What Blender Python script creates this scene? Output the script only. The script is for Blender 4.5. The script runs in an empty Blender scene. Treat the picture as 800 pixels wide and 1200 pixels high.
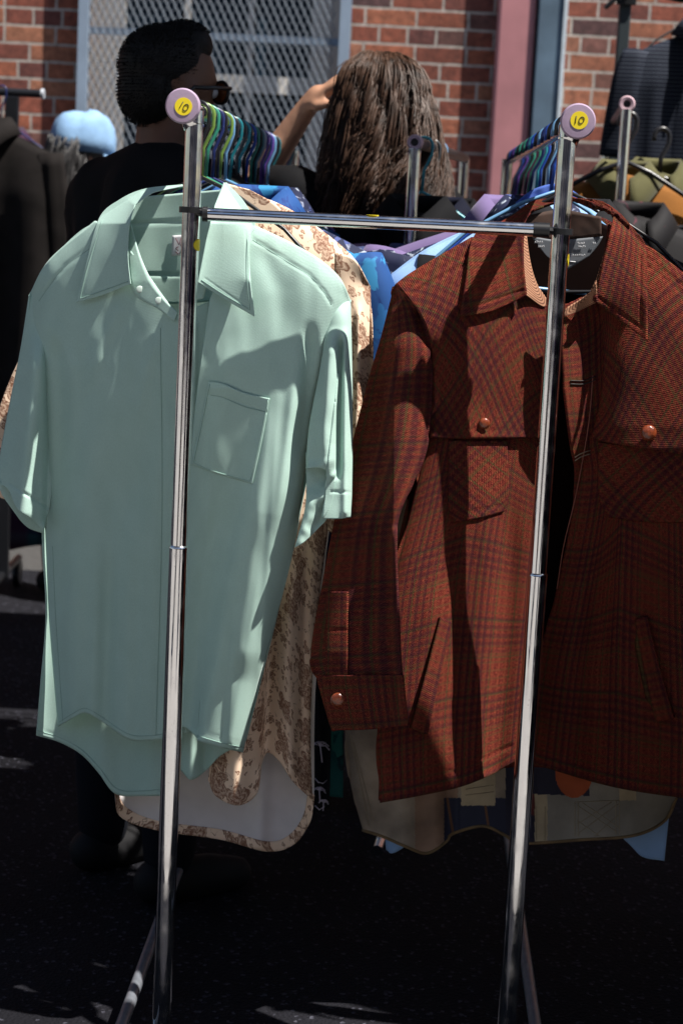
import bpy, bmesh, math, random
import numpy as np
from mathutils import Vector, Matrix, Euler
from math import sin, cos, pi, radians

random.seed(7)
rng = np.random.default_rng(7)
scene = bpy.context.scene
COL = scene.collection

# ------------------------------------------------------------------ camera
H = 1.42
F = 2200.0
PITCH = radians(9.3)
ROLL = radians(2.9)
CAM = np.array([0.0, 0.0, H])
r0 = np.array([1.0, 0, 0])
f0 = np.array([0, cos(PITCH), -sin(PITCH)])
u0 = np.array([0, sin(PITCH), cos(PITCH)])
cx = r0 * cos(ROLL) + u0 * sin(ROLL)
cy = -r0 * sin(ROLL) + u0 * cos(ROLL)

def at(px, py, Y):
    """photo pixel (800x1200) on the vertical plane at distance Y -> world point(s)"""
    px = np.asarray(px, float); py = np.asarray(py, float); Y = np.asarray(Y, float)
    d = (px - 400)[..., None] * cx - (py - 600)[..., None] * cy + F * f0
    return CAM + d * (Y / d[..., 1])[..., None]

def atv(px, py, Y):
    return Vector(at(px, py, Y))

cam_d = bpy.data.cameras.new("camera")
cam = bpy.data.objects.new("camera", cam_d)
COL.objects.link(cam)
M = Matrix(((cx[0], cy[0], -f0[0], 0), (cx[1], cy[1], -f0[1], 0), (cx[2], cy[2], -f0[2], H), (0, 0, 0, 1)))
cam.matrix_world = M
cam_d.sensor_fit = 'VERTICAL'
cam_d.sensor_height = 36
cam_d.lens = F * 36 / 1200
cam_d.clip_start = 0.05
cam_d.clip_end = 500
cam_d.dof.use_dof = True
cam_d.dof.focus_distance = 2.9
cam_d.dof.aperture_fstop = 6.3
scene.camera = cam

# ------------------------------------------------------------------ node helpers
def new_mat(name):
    m = bpy.data.materials.new(name)
    m.use_nodes = True
    nt = m.node_tree
    return m, nt, nt.nodes["Principled BSDF"]

def N(nt, typ, **kw):
    n = nt.nodes.new(typ)
    for k, v in kw.items():
        if k == 'ins':
            for kk, vv in v.items():
                if isinstance(vv, bpy.types.NodeSocket):
                    nt.links.new(vv, n.inputs[kk])
                else:
                    n.inputs[kk].default_value = vv
        else:
            setattr(n, k, v)
    return n

def math_n(nt, op, a, b=None, c=None, clamp=False):
    n = nt.nodes.new('ShaderNodeMath'); n.operation = op; n.use_clamp = clamp
    for i, v in enumerate((a, b, c)):
        if v is None: continue
        if isinstance(v, bpy.types.NodeSocket): nt.links.new(v, n.inputs[i])
        else: n.inputs[i].default_value = v
    return n.outputs[0]

def mix_c(nt, fac, a, b, mode='MIX'):
    n = nt.nodes.new('ShaderNodeMix'); n.data_type = 'RGBA'; n.blend_type = mode
    for s, v in ((n.inputs[0], fac), (n.inputs[6], a), (n.inputs[7], b)):
        if isinstance(v, bpy.types.NodeSocket): nt.links.new(v, s)
        else: s.default_value = v if not isinstance(v, tuple) else (*v[:3], 1)
    return n.outputs[2]

def ramp(nt, fac, stops, interp='LINEAR'):
    n = nt.nodes.new('ShaderNodeValToRGB')
    n.color_ramp.interpolation = interp
    els = n.color_ramp.elements
    while len(els) > 1: els.remove(els[0])
    for i, (p, c) in enumerate(stops):
        e = els[0] if i == 0 else els.new(p)
        e.position = p
        if isinstance(c, (int, float)): c = (c, c, c)
        e.color = (*c[:3], 1)
    nt.links.new(fac, n.inputs[0])
    return n.outputs[0]

def simple(name, col, rough=0.6, metal=0.0, noise=0.0, nscale=30, bump=0.0, bscale=200, sheen=0.0, spec=0.5, coat=0.0):
    m, nt, b = new_mat(name)
    b.inputs['Roughness'].default_value = rough
    b.inputs['Metallic'].default_value = metal
    b.inputs['Specular IOR Level'].default_value = spec
    b.inputs['Sheen Weight'].default_value = sheen
    b.inputs['Coat Weight'].default_value = coat
    tc = N(nt, 'ShaderNodeTexCoord')
    if noise:
        n = N(nt, 'ShaderNodeTexNoise', ins={'Vector': tc.outputs['Object'], 'Scale': nscale, 'Detail': 5})
        lo = tuple(c * (1 - noise) for c in col); hi = tuple(min(1, c * (1 + noise)) for c in col)
        nt.links.new(ramp(nt, n.outputs[0], [(0.3, lo), (0.7, hi)]), b.inputs['Base Color'])
    else:
        b.inputs['Base Color'].default_value = (*col, 1)
    if bump:
        n2 = N(nt, 'ShaderNodeTexNoise', ins={'Vector': tc.outputs['Object'], 'Scale': bscale, 'Detail': 4})
        bp = N(nt, 'ShaderNodeBump', ins={'Height': n2.outputs[0], 'Strength': bump, 'Distance': 0.004})
        nt.links.new(bp.outputs[0], b.inputs['Normal'])
    return m

def cloth(name, col, var=0.08, weave=900, bump=0.12, rough=0.85, sheen=None, spec=None):
    lum = max(col)
    sheen = 0.0 if lum < 0.06 else 0.1; spec = 0.12 if lum < 0.06 else 0.25
    return simple(name, col, rough=rough, noise=var, nscale=14, bump=bump, bscale=weave, sheen=sheen, spec=spec)

# ------------------------------------------------------------------ object helpers
def world_off(o):
    v = Vector((0, 0, 0))
    while o is not None:
        v += o.location; o = o.parent
    return v

def link_mesh(name, verts, faces, mat=None, parent=None, uv=None, smooth=True, local=False, solid=0.0, soff=0.0, sharp=None):
    me = bpy.data.meshes.new(name)
    verts = np.asarray(verts, float)
    if parent is not None and not local:
        verts = verts - np.array(world_off(parent))
    me.from_pydata([tuple(v) for v in verts], [], [tuple(int(i) for i in f) for f in faces])
    if uv is not None:
        lay = me.uv_layers.new(name='UVMap')
        idx = np.empty(len(me.loops), np.int32); me.loops.foreach_get('vertex_index', idx)
        lay.data.foreach_set('uv', np.asarray(uv, np.float32)[idx].ravel())
    if smooth:
        me.polygons.foreach_set('use_smooth', np.ones(len(me.polygons), bool))
    if isinstance(mat, (list, tuple)):
        for m in mat: me.materials.append(m)
    elif mat: me.materials.append(mat)
    if sharp is not None: me.set_sharp_from_angle(angle=radians(sharp))
    me.update()
    o = bpy.data.objects.new(name, me)
    COL.objects.link(o)
    if parent is not None: o.parent = parent
    if solid:
        s = o.modifiers.new('thickness', 'SOLIDIFY'); s.thickness = solid; s.offset = soff
    return o

def thing(name, label, cat, loc=(0, 0, 0), group=None, rz=0.0):
    o = bpy.data.objects.new(name, None); COL.objects.link(o)
    o.empty_display_size = 0.05
    o.location = Vector(loc); o.rotation_euler = (0, 0, rz)
    o['label'] = label; o['category'] = cat
    if group: o['group'] = group
    return o

def tag(o, label, cat, group=None, kind=None):
    o['label'] = label; o['category'] = cat
    if group: o['group'] = group
    if kind: o['kind'] = kind
    return o

class MB:
    """collects shapes into one mesh"""
    def __init__(s): s.v = []; s.f = []; s.m = []
    def add(s, v, f, mi=0):
        n = len(s.v)
        s.v.extend([tuple(map(float, p)) for p in v]); s.f.extend([tuple(int(i) + n for i in q) for q in f]); s.m.extend([mi] * len(f))
        return s
    def box(s, x0, x1, y0, y1, z0, z1, mi=0):
        v = [(x, y, z) for x in (x0, x1) for y in (y0, y1) for z in (z0, z1)]
        f = [(0, 1, 3, 2), (4, 6, 7, 5), (0, 4, 5, 1), (2, 3, 7, 6), (0, 2, 6, 4), (1, 5, 7, 3)]
        return s.add(v, f, mi)
    def obj(s, name, mat, parent=None, smooth=False, local=False, sharp=None, bevel=0.0):
        o = link_mesh(name, s.v, s.f, mat, parent, smooth=smooth or sharp is not None, local=local, sharp=sharp)
        if any(s.m): o.data.polygons.foreach_set('material_index', s.m)
        if bevel:
            b = o.modifiers.new('bevel', 'BEVEL'); b.width = bevel; b.segments = 2; b.limit_method = 'ANGLE'
        return o

def tube(pts, r, n=10, closed=False, flat=1.0):
    P = [Vector([float(c) for c in p]) for p in pts]
    k = len(P)
    rs = [float(q) for q in r] if hasattr(r, '__len__') else [float(r)] * k
    T = []
    for i in range(k):
        a = P[(i - 1) % k] if (closed or i > 0) else P[i]
        b = P[(i + 1) % k] if (closed or i < k - 1) else P[i]
        t = (b - a); T.append(t.normalized() if t.length > 1e-9 else Vector((0, 0, 1)))
    ref = Vector((0, 0, 1)) if abs(T[0].z) < 0.9 else Vector((1, 0, 0))
    nrm = (ref - T[0] * ref.dot(T[0])).normalized()
    V = []; Fc = []
    for i in range(k):
        if i > 0:
            nrm = (nrm - T[i] * nrm.dot(T[i]))
            nrm = nrm.normalized() if nrm.length > 1e-6 else T[i].orthogonal().normalized()
        bn = T[i].cross(nrm)
        for j in range(n):
            a = 2.0 * pi * j / n
            V.append(P[i] + rs[i] * (nrm * cos(a) + bn * sin(a) * flat))
    m = k if closed else k - 1
    for i in range(m):
        for j in range(n):
            a = i * n + j; b = i * n + (j + 1) % n; c = ((i + 1) % k) * n + (j + 1) % n; d = ((i + 1) % k) * n + j
            Fc.append((a, b, c, d))
    if not closed:
        Fc.append(tuple(range(n - 1, -1, -1))); Fc.append(tuple((k - 1) * n + j for j in range(n)))
    return V, Fc

def lathe(profile, n=24, axis='z'):
    """profile [(r, h)] around z"""
    V = []; Fc = []
    for r, h in profile:
        for j in range(n):
            a = 2 * pi * j / n; V.append((r * cos(a), r * sin(a), h))
    k = len(profile)
    for i in range(k - 1):
        for j in range(n):
            Fc.append((i * n + j, i * n + (j + 1) % n, (i + 1) * n + (j + 1) % n, (i + 1) * n + j))
    Fc.append(tuple(range(n - 1, -1, -1))); Fc.append(tuple((k - 1) * n + j for j in range(n)))
    return V, Fc

# ------------------------------------------------------------------ cloth patches
def spline(pts, n):
    """smooth curve through points; a repeated point makes a corner"""
    segs = [[pts[0]]]
    for p in pts[1:]:
        if p == segs[-1][-1]: segs.append([p])
        else: segs[-1].append(p)
    out = []
    for s in segs:
        s = np.array(s, float)
        if len(s) == 1: continue
        if len(s) == 2:
            t = np.linspace(0, 1, 20)[:, None]; out.append(s[0] * (1 - t) + s[1] * t); continue
        p = np.vstack([2 * s[0] - s[1], s, 2 * s[-1] - s[-2]])
        for i in range(1, len(p) - 2):
            t = np.linspace(0, 1, 20)[:, None]
            a, b, c, d = p[i - 1], p[i], p[i + 1], p[i + 2]
            out.append(0.5 * (2 * b + (c - a) * t + (2 * a - 5 * b + 4 * c - d) * t ** 2 + (3 * b - a - 3 * c + d) * t ** 3))
    q = np.vstack(out)
    dl = np.r_[0, np.cumsum(np.linalg.norm(np.diff(q, axis=0), axis=1))]
    s = np.linspace(0, dl[-1], n)
    return np.stack([np.interp(s, dl, q[:, 0]), np.interp(s, dl, q[:, 1])], 1)

def coons(T, B, L, R, nu, nv):
    t = spline(T, nu); b = spline(B, nu); l = spline(L, nv); r = spline(R, nv)
    u = np.linspace(0, 1, nu)[None, :, None]; v = np.linspace(0, 1, nv)[:, None, None]
    S = (1 - v) * t[None] + v * b[None] + (1 - u) * l[:, None] + u * r[:, None]
    S -= (1 - u) * (1 - v) * t[0] + u * (1 - v) * t[-1] + (1 - u) * v * b[0] + u * v * b[-1]
    return S

def plen(P):
    P = np.array(P, float); return np.linalg.norm(np.diff(P, axis=0), axis=1).sum()

def dpoly(P, poly):
    """distance (px) of every point to a polyline, the position along it (0..1), and the side"""
    poly = np.array(poly, float)
    best = np.full(P.shape[:-1], 1e9); par = np.zeros_like(best); side = np.zeros_like(best)
    tot = plen(poly); acc = 0
    for a, b in zip(poly[:-1], poly[1:]):
        ab = b - a; L = np.linalg.norm(ab)
        t = np.clip(((P - a) @ ab) / (L * L), 0, 1)
        q = a + t[..., None] * ab
        d = np.linalg.norm(P - q, axis=-1)
        m = d < best
        best = np.where(m, d, best); par = np.where(m, (acc + t * L) / tot, par)
        cr = ab[0] * (P[..., 1] - a[1]) - ab[1] * (P[..., 0] - a[0])
        side = np.where(m, np.sign(cr), side)
        acc += L
    return best, par, side

def fade(par, a=0.15, b=0.15):
    s = np.ones_like(par)
    if a > 0: s = s * np.clip(par / a, 0, 1)
    if b > 0: s = s * np.clip((1 - par) / b, 0, 1)
    return s * s * (3 - 2 * s)

def ridge(P, poly, w, amp, a=0.15, b=0.15, w2=None):
    """fold: positive amp moves the cloth towards the viewer; w, w2 the widths on the two sides"""
    d, par, side = dpoly(P, poly)
    ww = np.where(side > 0, w, w if w2 is None else w2)
    return -amp * np.exp(-(d / ww) ** 2) * fade(par, a, b)

def step(P, poly, w, amp, a=0.2, b=0.0, reach=60):
    """the cloth on the + side of the line lies amp nearer, decaying over reach px"""
    d, par, side = dpoly(P, poly)
    sd = d * side
    return -amp / (1 + np.exp(-sd / w)) * np.exp(-np.clip(sd, 0, None) / reach) * fade(par, a, b)

def seam(P, poly, w=1.6, amp=0.0016):
    d, par, side = dpoly(P, poly)
    return amp * np.exp(-(d / w) ** 2)

_ph = rng.uniform(0, 6.28, (40,)); _kx = rng.normal(0, 1, (40,)); _ky = rng.normal(0, 1, (40,))
def wrinkle(P, amp, scale, sx=1.0, sy=1.0, seed=0):
    x = P[..., 0] / scale * sx; y = P[..., 1] / scale * sy
    o = np.zeros(P.shape[:-1])
    for i in range(10):
        j = (i + seed * 7) % 40
        o += np.sin(_kx[j] * 3 * x + _ky[j] * 3 * y + _ph[j] + 1.3 * np.sin(_ky[j] * x - _kx[j] * y + _ph[(j + 3) % 40]))
    return amp * o / 5

PXM = 0.0013    # metres a photo pixel covers on the front garments

def patch(name, T, B, L, R, depth, mat, parent, step_px=2.6, thick=0.0012, uvrot=0.0, uvoff=(0, 0), matfn=None, uvsc=1.0):
    nu = max(6, int(max(plen(T), plen(B)) / step_px)); nv = max(6, int(max(plen(L), plen(R)) / step_px))
    nu = min(nu, 340); nv = min(nv, 300)
    P = coons(T, B, L, R, nu, nv)
    Y = depth(P)
    W = at(P[..., 0], P[..., 1], Y)
    u = np.linspace(-0.5, 0.5, nu)[None, :] * 0.5 * (plen(T) + plen(B)) / 100
    v = np.linspace(0, 1, nv)[:, None] * 0.5 * (plen(L) + plen(R)) / 100
    U, V = np.broadcast_arrays(u, v)
    c, s = cos(uvrot), sin(uvrot)
    uv = np.stack([(U * c - V * s) * uvsc + uvoff[0], (U * s + V * c) * uvsc + uvoff[1]], -1).reshape(-1, 2)
    ii = np.arange(nu * nv).reshape(nv, nu)
    Q = np.stack([ii[:-1, :-1], ii[1:, :-1], ii[1:, 1:], ii[:-1, 1:]], -1).reshape(-1, 4)
    o = link_mesh(name, W.reshape(-1, 3), Q, mat, parent, uv=uv)
    if matfn is not None:
        C = (P[:-1, :-1] + P[1:, 1:]) / 2
        o.data.polygons.foreach_set('material_index', matfn(C[..., 0].ravel(), C[..., 1].ravel()).astype(np.int32))
    if thick:
        m = o.modifiers.new('thickness', 'SOLIDIFY'); m.thickness = thick; m.offset = -1.0
    return o

def cord(name, polys, depth, r, mat, parent, n=6, flat=1.0, lift=0.001):
    if name == 'stitching' and len(polys) > 1:
        for q in polys: cord(name, [q], depth, r, mat, parent, n, flat, lift)
        return None
    mb = MB()
    for poly in polys:
        k = max(3, int(plen(poly) / 4))
        q = spline(poly, k)
        W = at(q[:, 0], q[:, 1], depth(q) - lift)
        mb.add(*tube(W, r, n, flat=flat))
    return mb.obj(name, mat, parent, smooth=True)

# ------------------------------------------------------------------ materials
def tc_uv(nt): return N(nt, 'ShaderNodeTexCoord').outputs['UV']

M_green = None
def make_green():
    m, nt, b = new_mat('sage_cloth')
    tc = N(nt, 'ShaderNodeTexCoord')
    n = N(nt, 'ShaderNodeTexNoise', ins={'Vector': tc.outputs['UV'], 'Scale': 3.0, 'Detail': 6})
    fib = N(nt, 'ShaderNodeTexNoise', ins={'Vector': tc.outputs['UV'], 'Scale': 55.0, 'Detail': 4, 'Roughness': 0.8})
    gcol = ramp(nt, n.outputs[0], [(0.3, (0.40, 0.57, 0.50)), (0.7, (0.43, 0.605, 0.535))])
    nt.links.new(mix_c(nt, 1.0, gcol, ramp(nt, fib.outputs[0], [(0.3, 0.90), (0.7, 1.06)]), 'MULTIPLY'), b.inputs['Base Color'])
    w = N(nt, 'ShaderNodeTexWave', wave_type='BANDS', bands_direction='DIAGONAL', ins={'Vector': tc.outputs['UV'], 'Scale': 38.0, 'Distortion': 1.5})
    n3 = N(nt, 'ShaderNodeTexNoise', ins={'Vector': tc.outputs['UV'], 'Scale': 90.0, 'Detail': 3})
    h = math_n(nt, 'ADD', math_n(nt, 'MULTIPLY', w.outputs[1], 0.4), n3.outputs[0])
    bp = N(nt, 'ShaderNodeBump', ins={'Height': h, 'Strength': 0.16, 'Distance': 0.002})
    nt.links.new(bp.outputs[0], b.inputs['Normal'])
    b.inputs['Roughness'].default_value = 0.75
    b.inputs['Specular IOR Level'].default_value = 0.18
    b.inputs['Sheen Weight'].default_value = 0.1
    b.inputs['Sheen Roughness'].default_value = 0.4
    return m

def make_plaid(name, base=(0.134, 0.0225, 0.0165)):
    m, nt, b = new_mat(name)
    uv = tc_uv(nt)
    # heathered yarn: the pattern lines wobble a little
    nz = N(nt, 'ShaderNodeTexNoise', ins={'Vector': uv, 'Scale': 60.0, 'Detail': 3, 'Roughness': 0.7})
    wob = N(nt, 'ShaderNodeVectorMath', operation='MULTIPLY_ADD', ins={0: nz.outputs[1], 1: (0.02, 0.02, 0), 2: uv})
    sep = N(nt, 'ShaderNodeSeparateXYZ', ins={0: wob.outputs[0]})
    def bands(c, per, stops, off=0.0):
        f = math_n(nt, 'FRACT', math_n(nt, 'ADD', math_n(nt, 'DIVIDE', c, per), off))
        return ramp(nt, f, stops)
    dark = [(0.0, 0.0), (0.05, 0.0), (0.07, 1), (0.095, 1), (0.115, 0), (0.16, 0), (0.18, 1), (0.21, 1), (0.23, 0), (0.27, 0), (0.29, 1), (0.33, 1), (0.35, 0), (0.38, 0), (0.40, 1), (0.43, 1), (0.45, 0), (0.49, 0), (0.51, .7), (0.53, .7), (0.55, 0), (1, 0)]
    line = [(0.0, 0), (0.66, 0), (0.68, 1), (0.72, 1), (0.74, 0), (1, 0)]
    fine = [(0.0, 0), (0.3, 0), (0.4, 1), (0.6, 1), (0.7, 0), (1, 0)]
    X, Yc = sep.outputs[0], sep.outputs[1]
    dx = bands(X, 0.84, dark); dy = bands(Yc, 0.84, dark, 0.3)
    lx = bands(X, 0.28, line); ly = bands(Yc, 0.42, line, .1)
    fx = bands(X, 0.093, fine); fy = bands(Yc, 0.093, fine)
    yarn = N(nt, 'ShaderNodeTexNoise', ins={'Vector': uv, 'Scale': 38.0, 'Detail': 6, 'Roughness': 0.85})
    c0 = ramp(nt, yarn.outputs[0], [(0.30, tuple(x * 0.22 for x in base)), (0.5, base), (0.68, (base[0] * 2.3, base[1] * 3.2, base[2] * 2.4))])
    green = (0.055, 0.06, 0.022); purple = (0.030, 0.010, 0.018); orange = (0.215, 0.052, 0.024)
    c1 = mix_c(nt, math_n(nt, 'MULTIPLY', fx, 0.42), c0, orange)
    c1 = mix_c(nt, math_n(nt, 'MULTIPLY', fy, 0.32), c1, green)
    c2 = mix_c(nt, math_n(nt, 'MULTIPLY', lx, 0.6), c1, green)
    c2 = mix_c(nt, math_n(nt, 'MULTIPLY', ly, 0.5), c2, green)
    c3 = mix_c(nt, math_n(nt, 'MULTIPLY', dx, 0.50), c2, purple)
    c3 = mix_c(nt, math_n(nt, 'MULTIPLY', dy, 0.42), c3, purple)
    # twill: thin diagonal threads
    tw = N(nt, 'ShaderNodeTexWave', wave_type='BANDS', bands_direction='DIAGONAL', ins={'Vector': uv, 'Scale': 24.0, 'Distortion': 3.0, 'Detail': 2, 'Detail Scale': 2.0})
    c4 = mix_c(nt, 1.0, c3, ramp(nt, tw.outputs[1], [(0.2, 0.80), (0.7, 1.12)]), 'MULTIPLY')
    nt.links.new(c4, b.inputs['Base Color'])
    hh = math_n(nt, 'ADD', math_n(nt, 'MULTIPLY', tw.outputs[1], 0.5), yarn.outputs[0])
    bp = N(nt, 'ShaderNodeBump', ins={'Height': hh, 'Strength': 0.65, 'Distance': 0.004})
    nt.links.new(bp.outputs[0], b.inputs['Normal'])
    b.inputs['Roughness'].default_value = 0.95
    b.inputs['Specular IOR Level'].default_value = 0.06
    return m

def make_floral(name, ground=(0.86, 0.65, 0.48), ink=(0.18, 0.062, 0.03), coord='UV', sc=1.0):
    m, nt, b = new_mat(name)
    tc = N(nt, 'ShaderNodeTexCoord').outputs[coord]
    warp = N(nt, 'ShaderNodeTexNoise', ins={'Vector': tc, 'Scale': 14.0 * sc, 'Detail': 3})
    wv = N(nt, 'ShaderNodeVectorMath', operation='MULTIPLY_ADD', ins={0: warp.outputs[1], 1: (0.07 / sc,) * 3, 2: tc})
    def rosettes(scale, rad, petals, keep, rings):
        vo = N(nt, 'ShaderNodeTexVoronoi', feature='F1', voronoi_dimensions='2D', ins={'Vector': wv.outputs[0], 'Scale': scale * sc, 'Randomness': 0.85})
        df = N(nt, 'ShaderNodeVectorMath', operation='SUBTRACT', ins={0: wv.outputs[0], 1: vo.outputs['Position']})
        sp = N(nt, 'ShaderNodeSeparateXYZ', ins={0: df.outputs[0]})
        rc = N(nt, 'ShaderNodeSeparateColor', ins={0: vo.outputs['Color']})
        th = math_n(nt, 'ARCTAN2', sp.outputs[1], sp.outputs[0])
        r = math_n(nt, 'SQRT', math_n(nt, 'ADD', math_n(nt, 'MULTIPLY', sp.outputs[0], sp.outputs[0]), math_n(nt, 'MULTIPLY', sp.outputs[1], sp.outputs[1])))
        pet = math_n(nt, 'ABSOLUTE', math_n(nt, 'COSINE', math_n(nt, 'ADD', math_n(nt, 'MULTIPLY', th, petals), math_n(nt, 'MULTIPLY', rc.outputs[1], 6.0))))
        lim = math_n(nt, 'MULTIPLY_ADD', pet, 0.45 * rad / sc, 0.55 * rad / sc)
        f = math_n(nt, 'DIVIDE', r, lim)
        ins_ = ramp(nt, f, [(0.0, 1), (0.93, 1), (1.0, 0)])
        lines = ramp(nt, math_n(nt, 'FRACT', math_n(nt, 'MULTIPLY', f, rings)), [(0.0, 0.45), (0.3, 0.5), (0.5, 1), (0.92, 1), (1.0, 0.35)])
        k = math_n(nt, 'GREATER_THAN', rc.outputs[0], keep)
        return math_n(nt, 'MULTIPLY', math_n(nt, 'MULTIPLY', ins_, lines), k)
    big = rosettes(2.7, 0.180, 2.5, 0.36, 3.0)
    mid = rosettes(6.0, 0.064, 2.5, 0.60, 2.0)
    sml = rosettes(12.0, 0.030, 1.5, 0.55, 1.0)
    stem = N(nt, 'ShaderNodeTexNoise', ins={'Vector': wv.outputs[0], 'Scale': 6.5 * sc, 'Detail': 2})
    stems = ramp(nt, stem.outputs[0], [(0.485, 0), (0.495, 0.9), (0.505, 0.9), (0.515, 0)])
    gate = N(nt, 'ShaderNodeTexNoise', ins={'Vector': tc, 'Scale': 5.0 * sc, 'Detail': 2})
    stems = math_n(nt, 'MULTIPLY', stems, ramp(nt, gate.outputs[0], [(0.5, 0), (0.55, 1)]))
    mask = math_n(nt, 'MAXIMUM', math_n(nt, 'MAXIMUM', big, mid), math_n(nt, 'MAXIMUM', sml, stems))
    tone = N(nt, 'ShaderNodeTexNoise', ins={'Vector': tc, 'Scale': 26.0 * sc, 'Detail': 2})
    inkc = ramp(nt, tone.outputs[0], [(0.45, ink), (0.72, tuple(0.5 * a + 0.5 * g for a, g in zip(ink, ground)))])
    nt.links.new(mix_c(nt, math_n(nt, 'MULTIPLY', mask, 0.9), ground, inkc), b.inputs['Base Color'])
    b.inputs['Roughness'].default_value = 0.7
    b.inputs['Specular IOR Level'].default_value = 0.25
    return m

def make_print(name, ground, spots, scale=6.0, thr=0.55, coord='Object', rough=0.75):
    """a dark printed cloth with scattered motifs"""
    m, nt, b = new_mat(name)
    tc = N(nt, 'ShaderNodeTexCoord').outputs[coord]
    n = N(nt, 'ShaderNodeTexNoise', ins={'Vector': tc, 'Scale': scale, 'Detail': 5, 'Roughness': 0.6, 'Distortion': 1.2})
    f = ramp(nt, n.outputs[0], [(thr, 0), (thr + 0.04, 1)])
    c = ground
    v = N(nt, 'ShaderNodeTexVoronoi', ins={'Vector': tc, 'Scale': scale * 0.8})
    pick = ramp(nt, N(nt, 'ShaderNodeSeparateColor', ins={0: v.outputs['Color']}).outputs[0], [(i / len(spots), s) for i, s in enumerate(spots)], 'CONSTANT')
    nt.links.new(mix_c(nt, f, c, pick), b.inputs['Base Color'])
    b.inputs['Roughness'].default_value = rough
    b.inputs['Specular IOR Level'].default_value = 0.25
    return m

def make_stripe(name, ground, line, per, width=0.2, coord='Object', axis=2, second=None):
    m, nt, b = new_mat(name)
    tc = N(nt, 'ShaderNodeTexCoord').outputs[coord]
    sep = N(nt, 'ShaderNodeSeparateXYZ', ins={0: tc})
    f = math_n(nt, 'FRACT', math_n(nt, 'DIVIDE', sep.outputs[axis], per))
    k = ramp(nt, f, [(0, 1), (width * 0.7, 1), (width, 0), (1 - width * 0.3, 0), (1, 1)])
    c = mix_c(nt, k, ground, line)
    if second:
        f2 = math_n(nt, 'FRACT', math_n(nt, 'DIVIDE', sep.outputs[0], per * 2.6))
        c = mix_c(nt, math_n(nt, 'MULTIPLY', ramp(nt, f2, [(0, 1), (0.35, 1), (0.42, 0), (0.95, 0), (1, 1)]), 0.6), c, second)
    nt.links.new(c, b.inputs['Base Color'])
    b.inputs['Roughness'].default_value = 0.8
    b.inputs['Specular IOR Level'].default_value = 0.2
    return m

def make_chrome(name='chrome', rough=0.07, dirt=0.18):
    m, nt, b = new_mat(name)
    tc = N(nt, 'ShaderNodeTexCoord').outputs['Object']
    n = N(nt, 'ShaderNodeTexNoise', ins={'Vector': tc, 'Scale': 40.0, 'Detail': 6})
    n2 = N(nt, 'ShaderNodeTexNoise', ins={'Vector': tc, 'Scale': 300.0, 'Detail': 2})
    nt.links.new(ramp(nt, n.outputs[0], [(0.35, rough * 0.6), (0.75, rough + dirt)]), b.inputs['Roughness'])
    spot = ramp(nt, n2.outputs[0], [(0.68, 0), (0.74, 1)])
    nt.links.new(mix_c(nt, math_n(nt, 'MULTIPLY', spot, 0.5), (0.80, 0.80, 0.81), (0.25, 0.24, 0.22)), b.inputs['Base Color'])
    b.inputs['Metallic'].default_value = 1.0
    return m

M_green = make_green()
M_plaid = make_plaid('rust_plaid_wool')
M_floral = make_floral('floral_cotton')
M_chrome = make_chrome()
M_dchrome = simple('dull_steel', (0.13, 0.14, 0.16), rough=0.35, metal=0.0, noise=0.2, nscale=50)
M_blackp = simple('black_plastic', (0.012, 0.012, 0.013), rough=0.35)
M_capp = simple('mauve_plastic', (0.36, 0.27, 0.37), rough=0.42, noise=0.06, nscale=60, bump=0.05)
M_yellow = simple('yellow_sticker', (0.85, 0.66, 0.015), rough=0.55)
M_ink = simple('black_ink', (0.012, 0.012, 0.012), rough=0.6)
M_lining = simple('dark_lining', (0.007, 0.003, 0.0025), rough=0.9, spec=0.05, noise=0.3, nscale=20)
M_tan = None
def make_tan():
    m, nt, b = new_mat('tan_corduroy')
    uv = tc_uv(nt)
    w = N(nt, 'ShaderNodeTexWave', wave_type='BANDS', bands_direction='Y', ins={'Vector': uv, 'Scale': 9.0, 'Distortion': 2.5, 'Detail': 3})
    nt.links.new(ramp(nt, w.outputs[1], [(0.2, (0.13, 0.05, 0.026)), (0.7, (0.42, 0.21, 0.12))]), b.inputs['Base Color'])
    b.inputs['Roughness'].default_value = 0.85
    return m
M_tan = make_tan()
M_leather = simple('leather_button', (0.17, 0.035, 0.012), rough=0.28, noise=0.35, nscale=140, bump=0.4, bscale=160, coat=0.3)
M_white = simple('white_label', (0.62, 0.62, 0.64), rough=0.7)
M_pearl = simple('pearl_button', (0.55, 0.66, 0.6), rough=0.25)
M_gthread = simple('green_thread', (0.26, 0.40, 0.35), rough=0.8)

# ================================================================== THE SETTING
WALLY = 7.7
def wp(px, py, Y=WALLY): return at(px, py, Y)

# ground
def make_asphalt():
    m, nt, b = new_mat('asphalt')
    tc = N(nt, 'ShaderNodeTexCoord').outputs['Object']
    n = N(nt, 'ShaderNodeTexNoise', ins={'Vector': tc, 'Scale': 3.0, 'Detail': 6})
    n2 = N(nt, 'ShaderNodeTexVoronoi', ins={'Vector': tc, 'Scale': 150.0})
    col = N(nt, 'ShaderNodeSeparateColor', ins={0: n2.outputs['Color']})
    c = ramp(nt, n.outputs[0], [(0.3, (0.0065, 0.0065, 0.0085)), (0.7, (0.011, 0.011, 0.0145))])
    chip = ramp(nt, col.outputs[0], [(0.94, 0), (0.99, 1)])
    nt.links.new(mix_c(nt, math_n(nt, 'MULTIPLY', chip, 0.6), c, (0.09, 0.09, 0.115)), b.inputs['Base Color'])
    b.inputs['Roughness'].default_value = 0.9
    b.inputs['Specular IOR Level'].default_value = 0.1
    bp = N(nt, 'ShaderNodeBump', ins={'Height': n2.outputs[0], 'Strength': 0.6, 'Distance': 0.006})
    nt.links.new(bp.outputs[0], b.inputs['Normal'])
    return m
M_asph = make_asphalt()
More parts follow.
